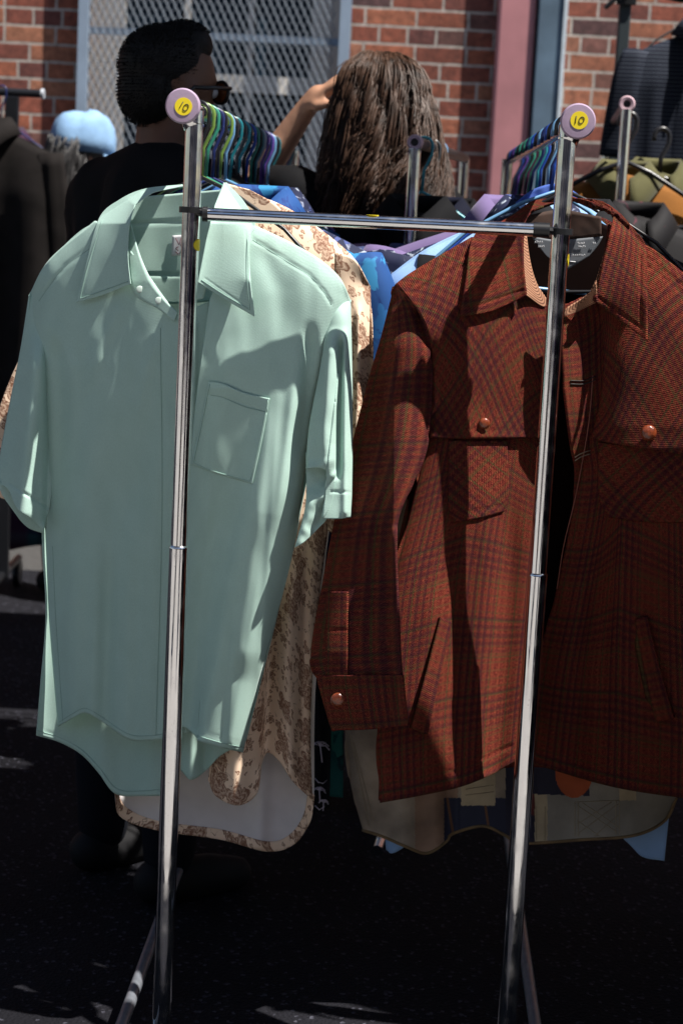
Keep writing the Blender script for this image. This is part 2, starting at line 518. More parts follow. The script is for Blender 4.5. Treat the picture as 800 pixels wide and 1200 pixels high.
M_conc = simple('concrete', (0.22, 0.21, 0.20), rough=0.85, noise=0.15, nscale=4, bump=0.3, bscale=60)

def sheet(name, x0, x1, y0, y1, z, mat):
    o = link_mesh(name, [(x0, y0, z), (x1, y0, z), (x1, y1, z), (x0, y1, z)], [(0, 1, 2, 3)], mat, smooth=False)
    o['kind'] = 'structure'
    return o
sheet('ground', -90, 90, -90, 90, 0.0, M_asph)
sheet('pavement', -30, 30, -14, 1.95, 0.004, M_conc)
sw = MB().box(-30, 30, 6.95, WALLY + 0.02, -0.1, 0.12).obj('sidewalk', M_conc, bevel=0.015); sw['kind'] = 'structure'

# building
def make_brick():
    m, nt, b = new_mat('brick')
    tc = N(nt, 'ShaderNodeTexCoord').outputs['Object']
    mp = N(nt, 'ShaderNodeMapping', ins={'Vector': tc, 'Rotation': (radians(-90), 0, 0)})
    sep = N(nt, 'ShaderNodeSeparateXYZ', ins={0: tc})
    nd = N(nt, 'ShaderNodeTexNoise', ins={'Vector': tc, 'Scale': 9.0, 'Detail': 3})
    jx = math_n(nt, 'MULTIPLY_ADD', nd.outputs[0], 0.010, sep.outputs[0])
    jz = math_n(nt, 'MULTIPLY_ADD', nd.outputs[0], 0.008, sep.outputs[2])
    v = N(nt, 'ShaderNodeCombineXYZ', ins={0: jx, 1: jz})
    br = N(nt, 'ShaderNodeTexBrick', ins={'Vector': v.outputs[0], 'Color1': (0, 0, 0, 1), 'Color2': (1, 1, 1, 1), 'Mortar': (0.5, 0.5, 0.5, 1),
         'Scale': 1.0, 'Mortar Size': 0.0052, 'Mortar Smooth': 0.25, 'Brick Width': 0.205, 'Row Height': 0.0688})
    br.squash = 0.56; br.squash_frequency = 3; br.offset = 0.5
    sc = N(nt, 'ShaderNodeSeparateColor', ins={0: br.outputs[0]})
    pal = ramp(nt, sc.outputs[0], [(0.0, (0.07, 0.05, 0.055)), (0.08, (0.17, 0.055, 0.045)), (0.3, (0.30, 0.085, 0.05)), (0.5, (0.25, 0.07, 0.045)), (0.7, (0.38, 0.115, 0.06)), (0.9, (0.42, 0.17, 0.095)), (1.0, (0.16, 0.07, 0.065))])
    st = N(nt, 'ShaderNodeTexNoise', ins={'Vector': tc, 'Scale': 34.0, 'Detail': 6, 'Roughness': 0.7})
    pal = mix_c(nt, 1.0, pal, ramp(nt, st.outputs[0], [(0.28, 0.35), (0.62, 1.15)]), 'MULTIPLY')
    gr = N(nt, 'ShaderNodeTexNoise', ins={'Vector': tc, 'Scale': 2.2, 'Detail': 6, 'Roughness': 0.7})
    pal = mix_c(nt, 1.0, pal, ramp(nt, gr.outputs[0], [(0.35, 0.55), (0.6, 1.05)]), 'MULTIPLY')
    mo = ramp(nt, st.outputs[0], [(0.3, (0.24, 0.21, 0.18)), (0.7, (0.52, 0.48, 0.43))])
    nt.links.new(mix_c(nt, br.outputs[1], pal, mo), b.inputs['Base Color'])
    hh = math_n(nt, 'ADD', math_n(nt, 'MULTIPLY', br.outputs[1], -1.0), math_n(nt, 'MULTIPLY', st.outputs[0], 0.5))
    bp = N(nt, 'ShaderNodeBump', ins={'Height': hh, 'Strength': 0.7, 'Distance': 0.008})
    nt.links.new(bp.outputs[0], b.inputs['Normal'])
    b.inputs['Roughness'].default_value = 0.88
    return m
M_brick = make_brick()
M_steelb = simple('blue_grey_paint', (0.23, 0.29, 0.37), rough=0.5, noise=0.12, nscale=8)
M_frame = simple('window_paint', (0.66, 0.62, 0.57), rough=0.6, noise=0.1, nscale=6)
M_glass = simple('dark_glass', (0.008, 0.020, 0.034), rough=0.3, spec=0.25)
M_mesh = simple('galvanised_mesh', (0.14, 0.165, 0.20), rough=0.55, metal=0.1)
M_pink = simple('pink_paint', (0.40, 0.17, 0.18), rough=0.6, noise=0.12, nscale=7)

bld = thing('brick_building', 'red brick building across the street behind the clothing racks', 'building', (0, WALLY, 0))
def xz(px, py): p = wp(px, py); return p[0], p[2]
wl, _ = xz(97, 90); wr, _ = xz(404, 90)
ztop = 4.6; zsill = 0.55
mb = MB()
mb.box(-9, wl, WALLY, WALLY + 0.35, 0, ztop)
mb.box(wr, 9, WALLY, WALLY + 0.35, 0, ztop)
mb.box(wl, wr, WALLY, WALLY + 0.35, 0, zsill)
mb.box(wl, wr, WALLY, WALLY + 0.35, 3.4, ztop)
mb.obj('wall', M_brick, bld)
MB().box(-9.2, 9.2, WALLY - 0.12, WALLY + 0.5, ztop, ztop + 0.25).obj('roof', M_conc, bld, bevel=0.01)
# window: pale frame, muntins, dark panes
yw = WALLY + 0.12
fr = MB()
x1, _ = xz(141, 80); x2, _ = xz(362, 80)
fr.box(wl, x1, yw, yw + 0.1, zsill, 3.4); fr.box(x2, wr, yw, yw + 0.1, zsill, 3.4)
fr.box(x1, x2, yw, yw + 0.1, zsill, zsill + 0.08); fr.box(x1, x2, yw, yw + 0.1, 3.32, 3.4)
window = fr.obj('window', M_frame, bld)
mu = MB()
for px, w in ((214, 7), (290, 6)):
    a, _ = xz(px - w / 2, 80); c, _ = xz(px + w / 2, 80)
    mu.box(a, c, yw + 0.005, yw + 0.08, zsill + 0.08, 3.32)
for py, h in ((97, 20), (-50, 12), (300, 12)):
    _, a = xz(300, py + h / 2); _, c = xz(300, py - h / 2)
    mu.box(x1, x2, yw - 0.004, yw + 0.07, a, c)
mu.obj('muntin', M_frame, window)
MB().box(x1, x2, yw + 0.045, yw + 0.055, zsill + 0.08, 3.32).obj('pane', M_glass, window)
MB().box(wl - 0.03, wr + 0.03, WALLY - 0.05, WALLY + 0.11, zsill - 0.09, zsill - 0.003).obj('sill', M_conc, bld)
# expanded-metal security screen in front of the window
scr = thing('security_screen', 'diamond mesh security screen in a blue grey steel frame over the window', 'window screen', (0.5 * (wl + wr), WALLY - 0.05, zsill))
fm = MB()
ys = WALLY - 0.055
fm.box(wl - 0.012, wl + 0.028, ys - 0.02, ys + 0.03, zsill, 3.4); fm.box(wr - 0.03, wr + 0.014, ys - 0.02, ys + 0.03, zsill, 3.4)
fm.box(wl + 0.028, wr - 0.03, ys - 0.019, ys + 0.029, zsill, zsill + 0.04); fm.box(wl + 0.028, wr - 0.03, ys - 0.019, ys + 0.029, 3.36, 3.4)
_, zb = xz(300, 46)
fm.box(wl + 0.028, wr - 0.03, ys + 0.006, ys + 0.028, zb - 0.014, zb + 0.014)
fm.obj('screen_frame', M_steelb, scr)
mm = MB()
dw, dh, sw_ = 0.0300, 0.0600, 0.0033
nx = int((wr - wl - 0.06) / dw); z0m = 0.60; nz = int((3.35 - z0m) / dh)
V = []; Fc = []
for i in range(nx * 2 + 1):           # strands zigzag upwards; neighbours touch to close the diamonds
    xc = wl + 0.03 + i * dw / 2
    for j in range(nz * 2 + 1):
        off = dw / 4 * (1 if (i + j) % 2 == 0 else -1)
        z = z0m + j * dh / 2
        n0 = len(V)
        V += [(xc + off - sw_ / 2, ys - 0.0025, z), (xc + off + sw_ / 2, ys + 0.0005, z)]
        if j: Fc.append((n0 - 2, n0 - 1, n0 + 1, n0))
mm.add(V, Fc)
ms = mm.obj('mesh', M_mesh, scr)
s = ms.modifiers.new('thickness', 'SOLIDIFY'); s.thickness = 0.0015

# steel column and pipe
xa, _ = xz(577, 100); xb, _ = xz(621, 100)
pc = thing('wall_pipe', 'dusty pink painted square column standing against the brick wall', 'column', ((xa + xb) / 2, WALLY, 0))
MB().box(xa, xb, WALLY - 0.07, WALLY - 0.003, 0.12, 4.2).obj('shaft', M_pink, pc, bevel=0.012)
for z in (0.9, 2.9): MB().box(xa - 0.012, xb + 0.012, WALLY - 0.082, WALLY - 0.004, z, z + 0.05).obj('bracket', M_pink, pc)
xa, _ = xz(622, 100); xb, _ = xz(656, 100)
pc = thing('steel_downpipe', 'blue grey steel channel with a pale edge right of the pink column', 'column', ((xa + xb) / 2, WALLY, 0))
MB().box(xa + .004, xb - 0.016, WALLY - 0.09, WALLY - 0.002, 0.12, 4.2).obj('shaft', simple('slate_steel', (0.10, 0.15, 0.20), rough=0.45, noise=0.25, nscale=6), pc, bevel=0.004)
MB().box(xb - 0.016, xb, WALLY - 0.10, WALLY - 0.002, 0.12, 4.2).obj('flange', simple('pale_steel', (0.50, 0.56, 0.60), rough=0.5, noise=0.1), pc, bevel=0.002)

# the street behind the viewer: a plain facade the chrome can see
bk = thing('shop_building', 'plain grey stucco shop row across the square behind the viewer', 'building', (0, -11, 0))
m_ = MB()
m_.box(-16, 16, -11.5, -11, 0, 6.0)
m_.obj('wall', simple('stucco', (0.16, 0.14, 0.16), rough=0.9, noise=0.12, nscale=2), bk)
for i in range(6):
    x = -13 + i * 5.0
    MB().box(x, x + 2.6, -11.0, -10.95, 0.5, 2.8).obj('window', M_glass, bk)
    MB().box(x - 0.3, x + 2.9, -11.0, -10.0, 3.0, 3.1).obj('awning', simple('awning_cloth', (0.10, 0.05, 0.16), rough=0.8), bk)

# ================================================================== DOUBLE RACK
YP = 2.85
lp = at(228, 145, YP)                 # left post top
rp = at(664, 164, YP - 0.02)          # right post top
yaw = math.atan2(80.9, math.hypot(F, 360)) * 1.0
dirv = Vector((sin(yaw), cos(yaw), 0))
LEN = 2.1
rack = thing('garment_rack', 'double rail chrome clothing rack holding two full rows of clothes', 'clothes rack', (0.5 * (lp[0] + rp[0]), YP, 0))
RP = 0.0145
rail_z = {}
rails = {}
for key, top, capx in (('l', lp, at(214, 124, YP - 0.045)), ('r', rp, at(677, 142, YP - 0.065))):
    zc = float(capx[2])
    start = Vector(capx) + dirv * 0.012
    rails[key] = (start, dirv.copy())
    base_x = float(top[0]); base_y = float(top[1])
    # front post: thin upper tube in a thicker lower one, a collar at the joint
    pyj = 640 if key == 'l' else 672
    zj = float(at(207 if key == 'l' else 624, pyj, base_y)[2])
    mbp = MB().add(*tube([(base_x, base_y, zj - 0.02), (base_x, base_y, zc - 0.004)], RP * 0.94, 24))
    post = mbp.obj('post', M_chrome, rack, sharp=40)
    MB().add(*tube([(base_x, base_y, 0.02), (base_x, base_y, zj)], RP * 1.06, 24)).obj('post_sleeve', M_chrome, post, sharp=40)
    v, f = lathe([(RP * 0.9, 0), (RP * 1.09, 0.001), (RP * 1.10, 0.003), (RP * 1.0, 0.005), (RP * 0.9, 0.007)], 24)
    MB().add([(x + base_x, y + base_y, z + zj - 0.004) for x, y, z in v], f).obj('collar', M_chrome, post, sharp=40)
    # rail
    e = start + dirv * (LEN + 0.05)
    MB().add(*tube([start, e], 0.0135, 20)).obj('rail', M_chrome, rack, sharp=40)
    # weld between post top and rail
    w0 = Vector((base_x, base_y, zc - 0.03)); w1 = start + dirv * 0.045
    MB().add(*tube([w0, (w0 + w1) / 2 + Vector((0, 0, 0.004)), w1], [0.0155, 0.0165, 0.012], 16)).obj('weld', M_chrome, post, smooth=True)
    # end cap with its yellow price sticker
    ax = -dirv
    side = Vector((ax.y, -ax.x, 0)).normalized() * -1   # picture-right
    if side.x < 0: side = -side
    upv = Vector((0, 0, 1))
    cc = Vector(capx)
    def disc(prof, n=36):
        V, Fq = lathe(prof, n)
        return [cc + side * x + upv * y + ax * z for x, y, z in V], Fq
    cap = MB().add(*disc([(0.022, -0.014), (0.0255, -0.012), (0.0258, -0.002), (0.0235, 0.0022), (0.012, 0.0030)])).obj('end_cap', M_capp, rack, sharp=35)
    sx, sz = (0.0018, -0.001) if key == 'l' else (0.0012, 0.0012)
    def disc2(r, z0, z1, n=32):
        V, Fq = lathe([(r, z0), (r, z1)], n)
        return [cc + side * (x + sx) + upv * (y + sz) + ax * z for x, y, z in V], Fq
    stick = MB().add(*disc2(0.0128, 0.0022, 0.0036)).obj('price_sticker', M_yellow, cap)
    def stroke(pts):
        P = [cc + side * (x * 1e-3 + sx) + upv * (y * 1e-3 + sz) + ax * 0.0038 for x, y in pts]
        return tube(P, 0.00062, 6)
    wr_ = MB()
    if key == 'l':
        wr_.add(*stroke([(-0.5, 6.8), (-3.5, 1.5), (-6.0, -3.2)]))
        wr_.add(*stroke([(3.6 + 3.3 * cos(a) * cos(-.5) - 5.2 * sin(a) * sin(-.5), -1.4 + 3.3 * cos(a) * sin(-.5) + 5.2 * sin(a) * cos(-.5)) for a in np.linspace(1.9, 1.9 + 6.2, 22)]))
    else:
        wr_.add(*stroke([(-4.6, 6.0), (-5.2, 0.5), (-5.8, -5.2)]))
        wr_.add(*stroke([(3.2 + 3.6 * cos(a) + 1.0 * sin(a), 0.2 + 4.8 * sin(a)) for a in np.linspace(1.7, 1.7 + 6.3, 22)]))
    wr_.obj('price_number', M_ink, stick, smooth=True)
    # far post, base rail, feet
    fx, fy = base_x + dirv.x * LEN, base_y + dirv.y * LEN
    MB().add(*tube([(fx, fy, 0.02), (fx, fy, zc)], RP, 18)).obj('post', M_chrome, rack, sharp=40)
    ox = -0.075 if key == 'l' else 0.055
    MB().add(*tube([(base_x + ox, base_y - 0.12, 0.075), (fx + ox, fy + 0.12, 0.075)], 0.0105, 14)).obj('base_rail', M_dchrome, rack, sharp=40)
    for (qx, qy) in ((base_x, base_y), (fx, fy)):
        MB().add(*tube([(qx, qy, 0.075), (qx + ox, qy, 0.075)], 0.0115, 12)).obj('base_bracket', M_chrome, rack, sharp=40)
    for (qx, qy) in ((base_x + ox, base_y - 0.1), (fx + ox, fy + 0.1)):
        V, Fq = lathe([(0.012, -0.012), (0.03, -0.011), (0.032, -0.005), (0.032, 0.005), (0.03, 0.011), (0.012, 0.012)], 20)
        MB().add([(qx + z, qy + x, 0.033 + y) for x, y, z in V], Fq).obj('wheel', M_blackp, rack, sharp=40)

# crossbar between the front posts with its black clamps
YB = 2.835
b0 = atv(241, 251, YB); b1 = atv(640, 270, YB - 0.018)
MB().add(*tube([b0, b1], 0.0098, 20)).obj('crossbar', M_chrome, rack, sharp=40)
for (px, py, topv, end, sgn) in ((226, 246, lp, b0, 1), (651, 271, rp, b1, -1)):
    z = float(at(px, py, float(topv[1]))[2])
    V, Fq = lathe([(0.0150, -0.0045), (0.0185, -0.0045), (0.0185, 0.0045), (0.0150, 0.0045)], 24)
    cl = MB().add([(x + topv[0], y + topv[1], h + z) for x, y, h in V], Fq)
    d = (b1 - b0).normalized() * sgn
    cl.add(*tube([end - d * 0.004, end + d * (0.004 if sgn > 0 else 0.020)], 0.0112, 16))
    cl.add(*tube([Vector((topv[0], topv[1], z)), end], 0.006, 8))
    cl.obj('clamp', M_blackp, rack, sharp=40)
# stray yellow stickers on the tubes
def tube_sticker(px, py, Yc, r, wz, half=0.009, base=(0, 0)):
    c = at(px, py, Yc)
    V = []; Fq = []
    n = 10
    for j in range(n + 1):
        a = base[0] + (base[1] - base[0]) * j / n
        hh = half * math.sqrt(max(0.05, 1 - (2 * j / n - 1) ** 2))
        for h in (-hh, hh): V.append((wz[0] + r * cos(a), wz[1] + r * sin(a), c[2] + h))
        if j: Fq.append((2 * j - 2, 2 * j, 2 * j + 1, 2 * j - 1))
    o = MB().add(V, Fq).obj('price_sticker', M_yellow, rack, smooth=True)
tube_sticker(232, 287, YP, RP * 0.94 + 0.0012, (lp[0], lp[1]), 0.009, (radians(-62), radians(25)))
tube_sticker(662, 305, YP, RP * 0.94 + 0.0012, (rp[0], rp[1]), 0.010, (radians(-28), radians(50)))
pm = b0.lerp(b1, 0.49)
MB().add(*[(lambda V, Fq: ([(pm.x + y * 1.0, pm.y + x * 0.5 - 0.002, pm.z + 0.0098 + h) for x, y, h in V], Fq))(*lathe([(0.009, 0.0), (0.009, 0.0009)], 20))][0]).obj('price_sticker', M_yellow, rack)

# ------------------------------------------------------------------ hangers
def hanger_mesh(w=0.188, tilt=0.0, r=0.0031, hook=0.021, drop=0.098, bar=True):
    """tubular hanger in its own frame: rail centre at the origin, x along the arms"""
    mb = MB()
    R = 0.0135 + r + 0.0008
    pts = [(-R * 1.02, 0, -0.012)]
    for a in np.linspace(pi, -0.15, 14): pts.append((R * cos(a), 0, R * sin(a)))
    pts += [(R * 0.96, 0, -0.018), (R * 0.55, 0, -0.036), (0.002, 0, -0.052), (0, 0, -drop)]
    mb.add(*tube(pts, r, 8))
    z0 = -drop
    loop = [(0, 0, z0), (w * 0.3, 0, z0 - 0.026), (w * 0.75, 0, z0 - 0.082), (w * 0.97, 0, z0 - 0.125), (w, 0, z0 - 0.142), (w * 0.96, 0, z0 - 0.150), (w * 0.5, 0, z0 - 0.158),
            (-w * 0.5, 0, z0 - 0.158), (-w * 0.96, 0, z0 - 0.150), (-w, 0, z0 - 0.142), (-w * 0.97, 0, z0 - 0.125), (-w * 0.75, 0, z0 - 0.082), (-w * 0.3, 0, z0 - 0.026)]
    mb.add(*tube(loop, r, 8, closed=True))
    return mb
HCOL = {'black': (0.012, 0.012, 0.014), 'teal': (0.01, 0.13, 0.16), 'lime': (0.14, 0.24, 0.05), 'navy': (0.012, 0.02, 0.09), 'sky blue': (0.13, 0.28, 0.46),
        'sea green': (0.03, 0.20, 0.14), 'purple': (0.10, 0.045, 0.25), 'royal blue': (0.02, 0.07, 0.35), 'white': (0.34, 0.36, 0.40), 'dark grey': (0.05, 0.055, 0.06), 'turquoise': (0.04, 0.30, 0.36), 'plum': (0.09, 0.02, 0.06)}
HMAT = {k: simple(k.replace(' ', '_') + '_hanger_plastic', c, rough=0.32) for k, c in HCOL.items()}
hang_proto = hanger_mesh().obj('clothes_hanger', HMAT['black'], None, smooth=True)
proto_used = False
def place_hanger(key, t, color, label, yawj=0.0, group=None):
    global proto_used
    s, d = rails[key]
    p = s + d * t
    if not proto_used:
        o = hang_proto; proto_used = True
    else:
        o = hang_proto.copy(); o.data = hang_proto.data.copy(); COL.objects.link(o)
    o.data.materials.clear(); o.data.materials.append(HMAT[color])
    o.location = p; o.rotation_euler = (random.uniform(-0.05, 0.05), random.uniform(-0.07, 0.07), -yaw + yawj)
    tag(o, label, 'hanger', group)
    return o
GL = 'plastic hangers along the left rail'; GR = 'plastic hangers along the right rail'
place_hanger('l', 0.19, 'black', 'black plastic hanger holding the sage green shirt', -0.24, GL)
place_hanger('r', 0.20, 'black', 'black plastic hanger holding the rust plaid jacket', -0.02, GR)
left_cols = ['lime', 'sea green', 'navy', 'black', 'lime', 'sky blue', 'black', 'teal', 'dark grey', 'turquoise', 'black', 'royal blue', 'sea green', 'black', 'teal', 'white', 'purple', 'navy', 'purple', 'sky blue', 'black', 'teal', 'dark grey', 'black', 'sea green', 'plum', 'navy', 'teal']
random.seed(11)
right_cols = ['sky blue', 'black', 'royal blue', 'navy', 'sky blue', 'black', 'royal blue', 'turquoise', 'navy', 'sea green', 'plum', 'sea green', 'black', 'teal', 'purple', 'navy', 'royal blue', 'dark grey']
ordw = ['', 'second ', 'third ', 'fourth ', 'fifth ', 'sixth ']
def row(key, cols, t0, dt, grp, railname):
    seen = {}
    for i, c in enumerate(cols):
        k = seen.get(c, 0); seen[c] = k + 1
        prev = cols[i - 1] if i else 'black'
        nxt = cols[i + 1] if i < len(cols) - 1 else None
        which = 'nearest' if k == 0 and cols.count(c) > 1 else (ordw[k] + 'nearest' if cols.count(c) > 1 else 'the only')
        lab = f"{c} plastic hanger on the {railname} rail, {which} {c} one"
        place_hanger(key, t0 + dt * i + random.uniform(-0.02, 0.02), c, lab, random.uniform(-0.22, 0.22), grp)
row('l', left_cols, 0.25, 0.066, GL, 'left')
row('r', right_cols, 0.27, 0.10, GR, 'right')

# ================================================================== SAGE GREEN SHIRT
SH = [(34, 346), (58, 304), (112, 258), (165, 224), (214, 216), (262, 214), (294, 262), (335, 281), (372, 302), (398, 325), (411, 352)]
shx = np.array(SH, float)
def top_gap(P, S): return P[..., 1] - np.interp(P[..., 0], S[:, 0], S[:, 1])

def g_body(P):
    x, y = P[..., 0], P[..., 1]
    g = np.clip(top_gap(P, shx), 0, None)
    Y = 2.945 + 0.018 * np.exp(-g / 26)
    Y = Y - 0.030 * np.exp(-((y - 430) / 190) ** 2) * np.exp(-((x - 225) / 130) ** 2)
    Y = Y + 0.034 * np.clip((y - 430) / 440, 0, 1.2) - 0.00042 * (x - 215) + 0.00016 * np.clip(215 - x, 0, 200)
    return Y
def g_left(P):
    Y = g_body(P)
    x, y = P[..., 0], P[..., 1]
    d, par, s = dpoly(P, [(34, 346), (42, 450), (50, 560), (56, 730), (66, 852)])
    Y = Y + 0.045 * np.exp(-d / 13)
    Y = Y + ridge(P, [(118, 400), (104, 560), (96, 700), (92, 850)], 15, 0.012, .3, 0, 26)
    Y = Y + ridge(P, [(160, 560), (152, 700), (150, 870)], 11, 0.011, .3, 0, 20)
    Y = Y + ridge(P, [(186, 470), (182, 650), (178, 870)], 8, 0.006, .3, 0, 14)
    Y = Y + ridge(P, [(66, 380), (72, 480), (70, 600)], 9, -0.010, .2, .3)
    Y = Y + ridge(P, [(128, 640), (122, 860)], 8, -0.006, .3, 0)
    Y = Y + ridge(P, [(96, 350), (130, 470), (150, 600)], 18, 0.004, .3, .4)
    for xa, xb, y0, w_, a_ in ((84, 78, 520, 6, .004), (112, 108, 600, 7, .0045), (138, 136, 520, 6, .004), (172, 166, 480, 6, .0045), (198, 194, 420, 5, .003)):
        Y = Y + ridge(P, [(xa, y0), ((xa + xb) / 2 + 2, (y0 + 860) / 2), (xb, 868)], w_, a_, .35, 0, w_ * 1.8)
    Y = Y + ridge(P, [(150, 345), (120, 400), (100, 470)], 9, .004, .2, .4) + ridge(P, [(188, 380), (170, 440), (160, 520)], 8, .004, .2, .4) + ridge(P, [(58, 372), (84, 430), (92, 500)], 7, .004, .2, .5)
    Y = Y + wrinkle(P, 0.0012, 60, 1.0, 0.45, 1) + wrinkle(P, 0.0005, 22, 1.2, 0.5, 3)
    Y = Y + seam(P, [(114, 284), (76, 312), (60, 332), (45, 352)], 1.5, 0.0022)
    Y = Y + seam(P, [(70, 844), (100, 828), (150, 858), (193, 858)], 1.2, 0.0007)
    Y = Y + seam(P, [(192, 380), (190, 600), (182, 866)], 1.2, 0.0006)
    return Y
def g_right(P):
    Y = g_body(P)
    d, par, s = dpoly(P, [(411, 352), (392, 400), (372, 470), (360, 540), (345, 640), (320, 740), (285, 882)])
    Y = Y + 0.040 * np.exp(-d / 11)
    # long drape from the chest that swings forward above the hem
    Y = Y + step(P, [(298, 470), (286, 600), (264, 690), (231, 870)][::-1], 5, 0.032, 0, .35, 55)
    Y = Y + ridge(P, [(322, 400), (316, 500), (300, 640), (280, 800)], 12, 0.010, .3, .1, 22)
    Y = Y + ridge(P, [(348, 420), (338, 520), (322, 640)], 8, 0.010, .3, .3, 14)
    Y = Y + ridge(P, [(364, 372), (360, 450), (344, 560)], 8, -0.012, .2, .3)
    Y = Y + ridge(P, [(256, 560), (240, 700), (224, 850)], 12, -0.010, .3, 0)
    Y = Y + ridge(P, [(272, 390), (262, 480), (246, 580)], 15, 0.004, .3, .3)
    Y = Y + ridge(P, [(300, 280), (330, 340), (336, 420)], 14, -0.004, .2, .4)
    for xa, xb, y0, w_, a_ in ((252, 232, 430, 5, .003), (286, 268, 590, 6, .004), (330, 300, 420, 6, .004), (310, 272, 640, 7, .004)):
        Y = Y + ridge(P, [(xa, y0), ((xa + xb) / 2 + 2, (y0 + 860) / 2), (xb, 868)], w_, a_, .35, 0, w_ * 1.8)
    Y = Y + wrinkle(P, 0.0013, 55, 1.0, 0.45, 2) + wrinkle(P, 0.0006, 22, 1.2, 0.5, 4)
    Y = Y + seam(P, [(296, 280), (334, 304), (362, 322), (380, 342), (388, 356)], 1.5, 0.0022)
    Y = Y + seam(P, [(231, 858), (286, 872)], 1.2, 0.0008)
    return Y
gs = thing('sage_shirt', 'sage green short sleeved button shirt hung open at the front of the left rail', 'shirt', at(215, 215, 2.97))
PL_T = [(34, 346), (58, 304), (112, 258), (112, 258), (150, 290), (190, 345), (210, 372)]
patch('front_panel', PL_T, [(68, 852), (85, 842), (100, 836), (118, 845), (150, 866), (175, 868), (204, 864)],
      [(34, 346), (42, 450), (50, 560), (54, 640), (58, 730), (68, 852)], [(210, 372), (213, 450), (213, 560), (209, 700), (204, 864)], g_left, M_green, gs)
# inner button band lying further back in the slot
def g_band(P): return g_body(P) + 0.022 + wrinkle(P, 0.001, 30, 1, .3, 5) + ridge(P, [(229, 380), (218, 860)], 3, 0.005, 0, 0)
patch('placket', [(206, 372), (246, 352)], [(198, 862), (226, 858)], [(206, 372), (206, 560), (198, 862)], [(246, 352), (236, 470), (230, 600), (226, 858)], g_band, M_green, gs)
patch('front_panel', [(246, 350), (268, 300), (294, 262), (294, 262), (335, 281), (372, 302), (398, 325), (411, 352)],
      [(204, 852), (218, 853), (230, 864), (231, 868), (231, 868), (258, 876), (285, 882)],
      [(246, 350), (236, 420), (227, 495), (220, 600), (212, 720), (204, 852)],
      [(411, 352), (392, 400), (372, 470), (360, 540), (352, 590), (345, 640), (320, 740), (300, 810), (285, 882)], g_right, M_green, gs)
# back with its long tail
def g_back(P):
    x, y = P[..., 0], P[..., 1]
    Y = 3.015 + 0.022 * np.clip((y - 430) / 440, 0, 1.2) - 0.00042 * (x - 215) + 0.00016 * np.clip(215 - x, 0, 200)
    d1, _, _ = dpoly(P, [(34, 346), (48, 560), (52, 720), (43, 862)])
    Y = Y - 0.028 * np.exp(-d1 / 16)
    d2, _, _ = dpoly(P, [(411, 352), (360, 560), (320, 740), (288, 868)])
    Y = Y - 0.022 * np.exp(-d2 / 16)
    Y = Y + ridge(P, [(120, 700), (118, 930)], 16, 0.012, .3, 0) + ridge(P, [(180, 700), (176, 940)], 14, 0.010, .3, 0) + ridge(P, [(226, 760), (222, 915)], 9, 0.012, .2, 0) + ridge(P, [(242, 800), (240, 905)], 6, -0.01, .2, 0)
    Y = Y + wrinkle(P, 0.001, 50, 1, .5, 3)
    Y = Y + seam(P, [(46, 854), (96, 876), (118, 898), (138, 922), (166, 925), (200, 922)], 1.2, 0.0012)
    return Y
patch('back_panel', [(34, 346), (58, 306), (112, 262), (150, 300), (205, 330), (262, 300), (294, 266), (372, 304), (411, 352)],
      [(43, 862), (70, 870), (95, 884), (115, 905), (135, 930), (165, 933), (203, 929), (210, 903), (223, 914), (238, 906), (258, 886), (276, 876), (288, 868)],
      [(34, 346), (48, 560), (50, 640), (54, 720), (48, 800), (43, 862)], [(411, 352), (360, 560), (345, 640), (320, 740), (288, 868)], g_back, M_green, gs, step_px=3)
# inside of the back yoke seen through the neck
def g_yoke(P): return 3.005 - 0.00042 * (P[..., 0] - 205) - 0.012 * ((P[..., 0] - 205) / 60) ** 2 + seam(P, [(150, 262), (205, 260), (262, 258)], 1.4, 0.003) + seam(P, [(150, 322), (262, 322)], 1.6, 0.003) + wrinkle(P, 0.0008, 30, 1, 1, 6)
patch('yoke', [(148, 246), (165, 232), (205, 227), (262, 222)], [(150, 352), (205, 356), (262, 352)], [(148, 246), (146, 300), (150, 352)], [(262, 222), (264, 300), (262, 352)], g_yoke, M_green, gs)
o = patch('neck_label', [(202, 276), (216, 275)], [(201, 300), (215, 299)], [(202, 276), (201, 300)], [(216, 275), (215, 299)], lambda P: g_yoke(P) - 0.002, M_white, gs, thick=0.0006)
cord('label_lettering', [[(206, 279), (209, 281), (207, 284), (210, 287)], [(209, 289), (206, 291), (209, 294)], [(206, 295), (209, 298)], [(212, 279), (211, 285), (213, 291), (211, 297)]], lambda P: g_yoke(P) - 0.0028, 0.0007, simple('maroon_thread', (0.08, 0.02, 0.03)), o)
